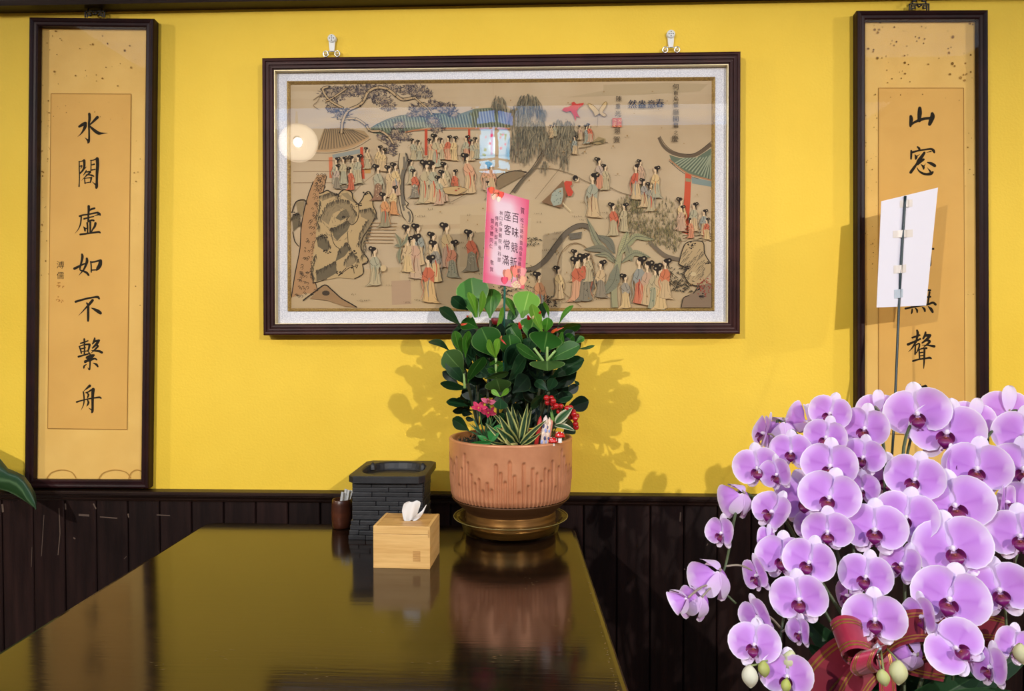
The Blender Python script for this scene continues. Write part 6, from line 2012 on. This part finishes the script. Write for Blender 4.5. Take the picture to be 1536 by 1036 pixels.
for key, (label, stem_end, fl, buds) in SPR.items():
    root = Vector((OX + .02 * cos(fi * 1.7), OY + .03 * sin(fi * 1.7), .585))
    sp_ = thing('orchid_spray', label, 'orchid', tuple(root), 'purple orchid sprays')
    backs = []
    for q in fl:
        bell = len(q) > 7
        p, bk = place_flower(sp_, *q[:7], bell=bell, idx=fi)
        backs.append((p, bk, q))
        fi += 1
    # arching stem: up out of the pot, over the top, down behind the flowers
    order = sorted(backs, key=lambda t: t[2][1])
    ys = [t[2][1] for t in order]
    top = order[0][0]
    path = [root, root.lerp(Vector((top.x, OY + .10, top.z)), .5) + Vector((0, .06, .05)), Vector((root.x * .35 + top.x * .65, OY + .14, top.z - .06))]
    # running mean of the flower places pushed back from the viewer
    segs = 6
    y0_, y1_ = ys[0] - 4, max(ys[-1], stem_end[1])
    for k in range(segs + 1):
        yy = y0_ + (y1_ - y0_) * k / segs
        wsum, xs, dd = 0, 0, 0
        for p, bk, q in order:
            w_ = math.exp(-((q[1] - yy) / 60.0) ** 2) + 1e-4
            xs += q[0] * w_
            dd += (odepth(q[1]) + q[6]) * w_
            wsum += w_
        x_ = xs / wsum
        if k == segs:
            x_ = stem_end[0]
        path.append(at(x_ + 4, yy, d=dd / wsum + .045))
    sm = smooth_pts([tuple(p) for p in path], 6)
    nS = len(sm)
    MB().color(SC_).tube(sm, [.0034 - .0016 * i / nS for i in range(nS)], 8).build('stem', G['stem'], sp_)
    smv = [Vector(p) for p in sm[12:]]
    for p, bk, q in backs:
        near = min(smv, key=lambda s: (s - bk).length)
        mid = (near + bk) / 2 + Vector((0, .006, .006))
        MB().color((150, 138, 120)).tube(smooth_pts([tuple(near), tuple(mid), tuple(bk)], 4), [.0018] * 9, 6).build('flower_stalk', G['stem'], sp_)
    for bx_, by_, br, c in buds:
        p = at(bx_, by_, d=odepth(by_) - .01)
        r = br * odepth(by_) / FPX
        M = Matrix.Rotation(random.uniform(-.3, .3), 3, 'Y')
        mb = MB()
        prof_ = []
        vs_, cs_, fs_ = [], [], []
        nb, mbk = 12, 9
        for i in range(mbk + 1):
            t_ = i / mbk
            rr = r * sin(pi * (.02 + .96 * t_)) ** .8 * (1 - .12 * t_)
            for j in range(nb):
                a = 2 * pi * j / nb
                kk = 1 - .07 * max(0, cos(a * 3)) ** 6
                vs_.append(p + M @ Vector((rr * kk * cos(a), rr * kk * sin(a), r * 1.35 * (1 - 2 * t_))))
                tt = .25 * (.5 + .5 * cos(3 * a)) + .2 * t_
                cs_.append(lin(mixc(c, (236, 230, 214), tt)))
        fs_ = [(i * nb + j, i * nb + (j + 1) % nb, (i + 1) * nb + (j + 1) % nb, (i + 1) * nb + j) for i in range(mbk) for j in range(nb)]
        fs_ += [tuple(range(nb)), tuple(reversed([mbk * nb + j for j in range(nb)]))]
        mb.add(vs_, fs_, cs_, smooth=True)
        mb.build('bud', G['petal'], sp_)
        near = min(smv, key=lambda s: (s - p).length)
        MB().color((128, 140, 84)).tube([near, (near + p) / 2 + Vector((0, 0, .008)), p + Vector((0, 0, r * 1.2))], .0014, 6).build('flower_stalk', G['stem'], sp_)

# strap leaves of the orchids
ol = thing('orchid_leaf_tuft', 'dark green strap leaves of the orchids behind the red bow', 'leaves', (OX, OY, .585))
OLV2 = dict(c_in=(30, 62, 34), c_rib=(48, 84, 44), c_edge=(54, 90, 52))
for (bx_, by_, tx, ty, w, d0, d1) in ((1320, 1010, 1206, 925, 44, 1.36, 1.32), (1320, 1030, 1214, 968, 40, 1.34, 1.28), (1325, 1050, 1196, 1010, 40, 1.33, 1.24), (1350, 1030, 1300, 900, 50, 1.40, 1.42), (1350, 1040, 1260, 990, 46, 1.32, 1.26),
                                      (1380, 1030, 1460, 930, 46, 1.38, 1.36), (1380, 1050, 1470, 1010, 44, 1.30, 1.24), (1400, 1050, 1540, 980, 44, 1.34, 1.30), (1370, 1040, 1410, 890, 50, 1.42, 1.42), (1330, 1060, 1280, 1030, 40, 1.28, 1.2), (1400, 1070, 1520, 1040, 46, 1.28, 1.2)):
    b_, t_ = at(bx_, by_, d=d0), at(tx, ty, d=d1)
    b_ = Vector((OX + (b_.x - OX) * .25, OY + (b_.y - OY) * .25, .585))
    mb = MB()
    a = (t_ - b_).normalized()
    side = a.cross((CAM - b_).normalized()).normalized()
    leaf_mesh(mb, b_, t_, w * d0 / FPX, side, bow=.10, fold=.25, shape='strap', nu=12, nv=6, **OLV2)
    mb.build('leaf', G['leaf'], ol)

# ================================================================== blank white card on a dark stick
WP = [(1322, 301.7), (1407, 281.2), (1389.3, 458), (1315, 461)]
wq = [at(1322, 301.7, Y=-.145), at(1407, 281.2, Y=-.110), at(1389.3, 458, Y=-.120), at(1315, 461, Y=-.155)]
w0 = (wq[0] + wq[1] + wq[2] + wq[3]) / 4
wn = (wq[2] - wq[0]).cross(wq[3] - wq[1]).normalized()
if wn.dot(CAM - w0) < 0:
    wn = -wn
wq = [on_plane(x, y, w0, wn) for x, y in WP]
wroot = Vector((OX - .02, OY + .03, .585))
wc = thing('blank_white_card', 'blank white card back taped to a dark stick above the orchids', 'card', tuple(wroot))
fix_normals(MB().slab(wq, -wn * .0008).build('card_sheet', G['card_white'], wc))
stp = [on_plane(1358, 294, w0 + wn * .0035, wn), on_plane(1351.5, 400, w0 + wn * .0035, wn), on_plane(1348, 470, w0 + wn * .0035, wn), at(1341.5, 625, Y=-.20), at(1337, 700, Y=-.28), wroot + Vector((.01, 0, .12)), wroot]
MB().tube(smooth_pts([tuple(p) for p in stp], 6), .0030, 10).build('stick', G['stick_dark'], wc)
for (x, y, w, h, m) in ((1362, 304.5, 19, 11, 'tape'), (1357, 350, 30, 11, 'tape'), (1352.5, 403, 19, 12, 'tape'), (1350.5, 440, 13, 13, 'tape_shiny')):
    q = [on_plane(x - w / 2, y - h / 2 + 1, w0 + wn * .0070, wn), on_plane(x + w / 2, y - h / 2 - 1, w0 + wn * .0070, wn), on_plane(x + w / 2, y + h / 2 - 1, w0 + wn * .0070, wn), on_plane(x - w / 2, y + h / 2 + 1, w0 + wn * .0070, wn)]
    # tape arches over the stick and lies on the card at both ends
    vs_, fs_ = [], []
    for i in range(9):
        t_ = i / 8
        lift = -.0064 + .0066 * max(0, 1 - abs(t_ - .5 + (x - 1355) * .004) * 5)
        vs_ += [q[0].lerp(q[1], t_) + wn * lift, q[3].lerp(q[2], t_) + wn * lift]
    fs_ = [(2 * i, 2 * i + 2, 2 * i + 3, 2 * i + 1) for i in range(8)]
    MB().add(vs_, fs_, smooth=True).build('tape_strip', G[m], wc)

# ================================================================== red ribbon bow with gold stripes
kn = at(1318, 965, d=1.2)
bow = thing('red_ribbon_bow', 'red ribbon bow with gold stripes among the lower orchids', 'bow', tuple(Vector((kn.x, kn.y, kn.z - .08))))
def ribbon(pts, wdir, w, name='loop', sheer=False):
    """pts: list of world points; wdir: vector across the ribbon"""
    sp_ = [Vector(p) for p in smooth_pts([tuple(p) for p in pts], 8)]
    wv = Vector(wdir).normalized() * (w / 2)
    def strip(a, b_, lift, m, nm, parent):
        vs_, fs_ = [], []
        for i, p in enumerate(sp_):
            t = sp_[min(i + 1, len(sp_) - 1)] - sp_[max(i - 1, 0)]
            n_ = t.cross(wv).normalized() * lift
            for j in range(5):
                s = a + (b_ - a) * j / 4
                vs_.append(p + wv * s + n_ + t.normalized() * 0)
        k_ = len(sp_)
        fs_ = [(i * 5 + j, i * 5 + j + 1, (i + 1) * 5 + j + 1, (i + 1) * 5 + j) for i in range(k_ - 1) for j in range(4)]
        return MB().add(vs_, fs_, smooth=True).build(nm, m, parent)
    o = strip(-1, 1, 0, G['ribbon_sheer' if sheer else 'ribbon'], name, bow)
    for a, b_ in ((-.80, -.70), (-.60, -.52), (.52, .60), (.70, .80)):
        for l in (.0006, -.0006):
            strip(a, b_, l, G['ribbon_gold'], 'gold_stripe', o)
    return o
def bp(px, py, d):
    return at(px, py, d=d)
wd = (bp(1290, 975, 1.205) - bp(1262, 945, 1.205))
ribbon([bp(1318, 968, 1.205), bp(1292, 950, 1.175), bp(1268, 948, 1.165), bp(1254, 960, 1.185), bp(1268, 974, 1.215), bp(1295, 972, 1.225), bp(1318, 968, 1.215)], Vector((.35, -.1, -1)), .052, 'loop', True)
ribbon([bp(1318, 968, 1.195), bp(1300, 978, 1.165), bp(1292, 1000, 1.165), bp(1306, 1010, 1.185), bp(1318, 990, 1.205), bp(1320, 968, 1.205)], Vector((1, -.1, .3)), .034, 'loop', True)
ribbon([bp(1318, 968, 1.205), bp(1345, 945, 1.185), bp(1385, 938, 1.185), bp(1405, 955, 1.205), bp(1380, 972, 1.235), bp(1345, 975, 1.235), bp(1320, 968, 1.215)], Vector((.1, -.1, -1)), .050, 'loop')
ribbon([bp(1345, 960, 1.265), bp(1420, 945, 1.265), bp(1480, 940, 1.255), bp(1512, 950, 1.265), bp(1480, 962, 1.295), bp(1400, 965, 1.295)], Vector((.1, 0, -1)), .046, 'loop')
ribbon([bp(1312, 972, 1.215), bp(1290, 975, 1.215), bp(1262, 990, 1.215), bp(1232, 1020, 1.205), bp(1196, 1070, 1.195)], Vector((.64, 0, -.76)), .072, 'tail')
ribbon([bp(1316, 975, 1.215), bp(1305, 1000, 1.205), bp(1285, 1025, 1.195), bp(1262, 1070, 1.185)], Vector((.87, 0, -.49)), .050, 'tail')
ribbon([bp(1324, 975, 1.205), bp(1330, 1010, 1.195), bp(1334, 1075, 1.185)], Vector((1, 0, 0)), .026, 'tail', True)
ribbon([bp(1340, 975, 1.235), bp(1372, 990, 1.235), bp(1420, 1000, 1.245)], Vector((.2, 0, 1)), .050, 'tail')
MB().ball(bp(1319, 966, 1.200), (.012, .010, .014), 14, 10).build('knot', G['ribbon'], bow)
gem = thing('gem_pick', 'clear faceted gem pin stuck in the red bow', 'decoration', tuple(bp(1316, 985, 1.180)))
gb = bp(1316, 972, 1.177)
MB().add([gb + Vector(v) * .0075 for v in ((0, 0, 1.2), (1, 0, .2), (.5, -.87, .2), (-.5, -.87, .2), (-1, 0, .2), (-.5, .87, .2), (.5, .87, .2), (0, 0, -1.2))],
         [(0, 1 + i, 1 + (i + 1) % 6) for i in range(6)] + [(7, 1 + (i + 1) % 6, 1 + i) for i in range(6)]).build('gem_stone', G['gem'], gem)
MB().tube([gb + Vector((0, 0, -.009)), bp(1322, 1010, 1.190), bp(1326, 1050, 1.205)], .0012, 6).build('pin', G['chrome'], gem)

# ================================================================== the leaf of a floor plant at the left edge
fpx, fpy = -1.66, -.22
fp = thing('floor_plant', 'dark green broad leaf of a floor plant at the left edge', 'plant', (fpx, fpy, 0))
MB().lathe([(.001, 0), (.12, 0), (.125, .01), (.15, .28), (.155, .30), (.145, .30), (.14, .27), (.001, .27)], (fpx, fpy, 0), 40).build('pot', G['ceramic'], fp)
MB().color((64, 74, 46)).tube(smooth_pts([(fpx, fpy, .27), (fpx + .02, fpy, .6), (fpx + .05, fpy + .02, .92)], 6), [.012] * 13, 10).build('stem', G['stem'], fp)
# the leaf in view: rows along the midrib, each an arc from upper to lower margin
rows_ = [  # (upper margin, midrib crest, fold line, lower margin), photo pixels
 ((-95, 655), (-92, 680), (-90, 700), (-88, 716)),
 ((-50, 655), (-46, 685), (-44, 708), (-44, 726)),
 ((-10, 675), (-8, 697), (-6, 719), (-6, 732)),
 ((12, 702), (12, 710), (14, 721), (12, 737)),
 ((25, 707.5), (26, 714), (25, 726), (24, 743)),
 ((36, 713), (36, 722), (33, 735), (32, 748)),
 ((46, 726), (44, 734), (40, 748), (40, 753)),
 ((53, 740), (50, 746), (47, 756), (47, 758.5)),
 ((55, 752), (53, 755), (51.5, 760), (51.5, 761.5)),
 ((54.5, 763), (54, 763.5), (53.5, 764), (53, 764))]
ydep = (-.085, -.125, -.118, -.09)
vs_, cs_, fs_ = [], [], []
LC = ((70, 110, 84), (40, 70, 56), (92, 132, 84), (42, 84, 40))
cols4 = [(36, 66, 54), (44, 72, 56), (64, 104, 66), (44, 86, 42)]
nsub = 4
for r_i, rw in enumerate(rows_):
    p4 = [(*rw[k], ydep[k] + .02 * (1 - r_i / 9.0)) for k in range(4)]
    line_ = smooth_pts(p4, nsub)
    for k, q in enumerate(line_):
        vs_.append(at(q[0], q[1], Y=q[2] - .03))
        f_ = k / nsub
        i0 = min(int(f_), 2)
        c = mixc(cols4[i0], cols4[i0 + 1], f_ - i0)
        if k == 0 or k == len(line_) - 1:
            c = (96, 130, 96)
        if k == 2 * nsub:
            c = (110, 148, 104)
        cs_.append(lin(c))
m_ = 3 * nsub + 1
rows_n = len(rows_)
fs_ = [(i * m_ + j, i * m_ + j + 1, (i + 1) * m_ + j + 1, (i + 1) * m_ + j) for i in range(rows_n - 1) for j in range(m_ - 1)]
MB().add(vs_, fs_, cs_, smooth=True).build('leaf', G['leaf'], fp)
lb = Vector(vs_[2 * nsub])
MB().color((70, 96, 56)).tube([(fpx + .05, fpy + .02, .92), ((fpx + .05 + lb.x) / 2, fpy + .03, .99), tuple(lb)], .004, 8).build('stem', G['stem'], fp)
for k in range(5):
    a = 2.2 + k * .75
    t_ = Vector((fpx + .05 + .13 * cos(a), fpy + .10 * sin(a), .98 + .05 * (k % 2)))
    b_ = Vector((fpx + .05, fpy + .02, .90))
    if t_.y > -.07: t_.y = -.07
    mb = MB()
    leaf_mesh(mb, b_, t_, .085, (t_ - b_).cross(Vector((0, 0, 1))), bow=.2, fold=.25, c_in=(40, 74, 50), c_rib=(76, 112, 70), c_edge=(90, 124, 88), shape='ell')
    mb.build('leaf', G['leaf'], fp)
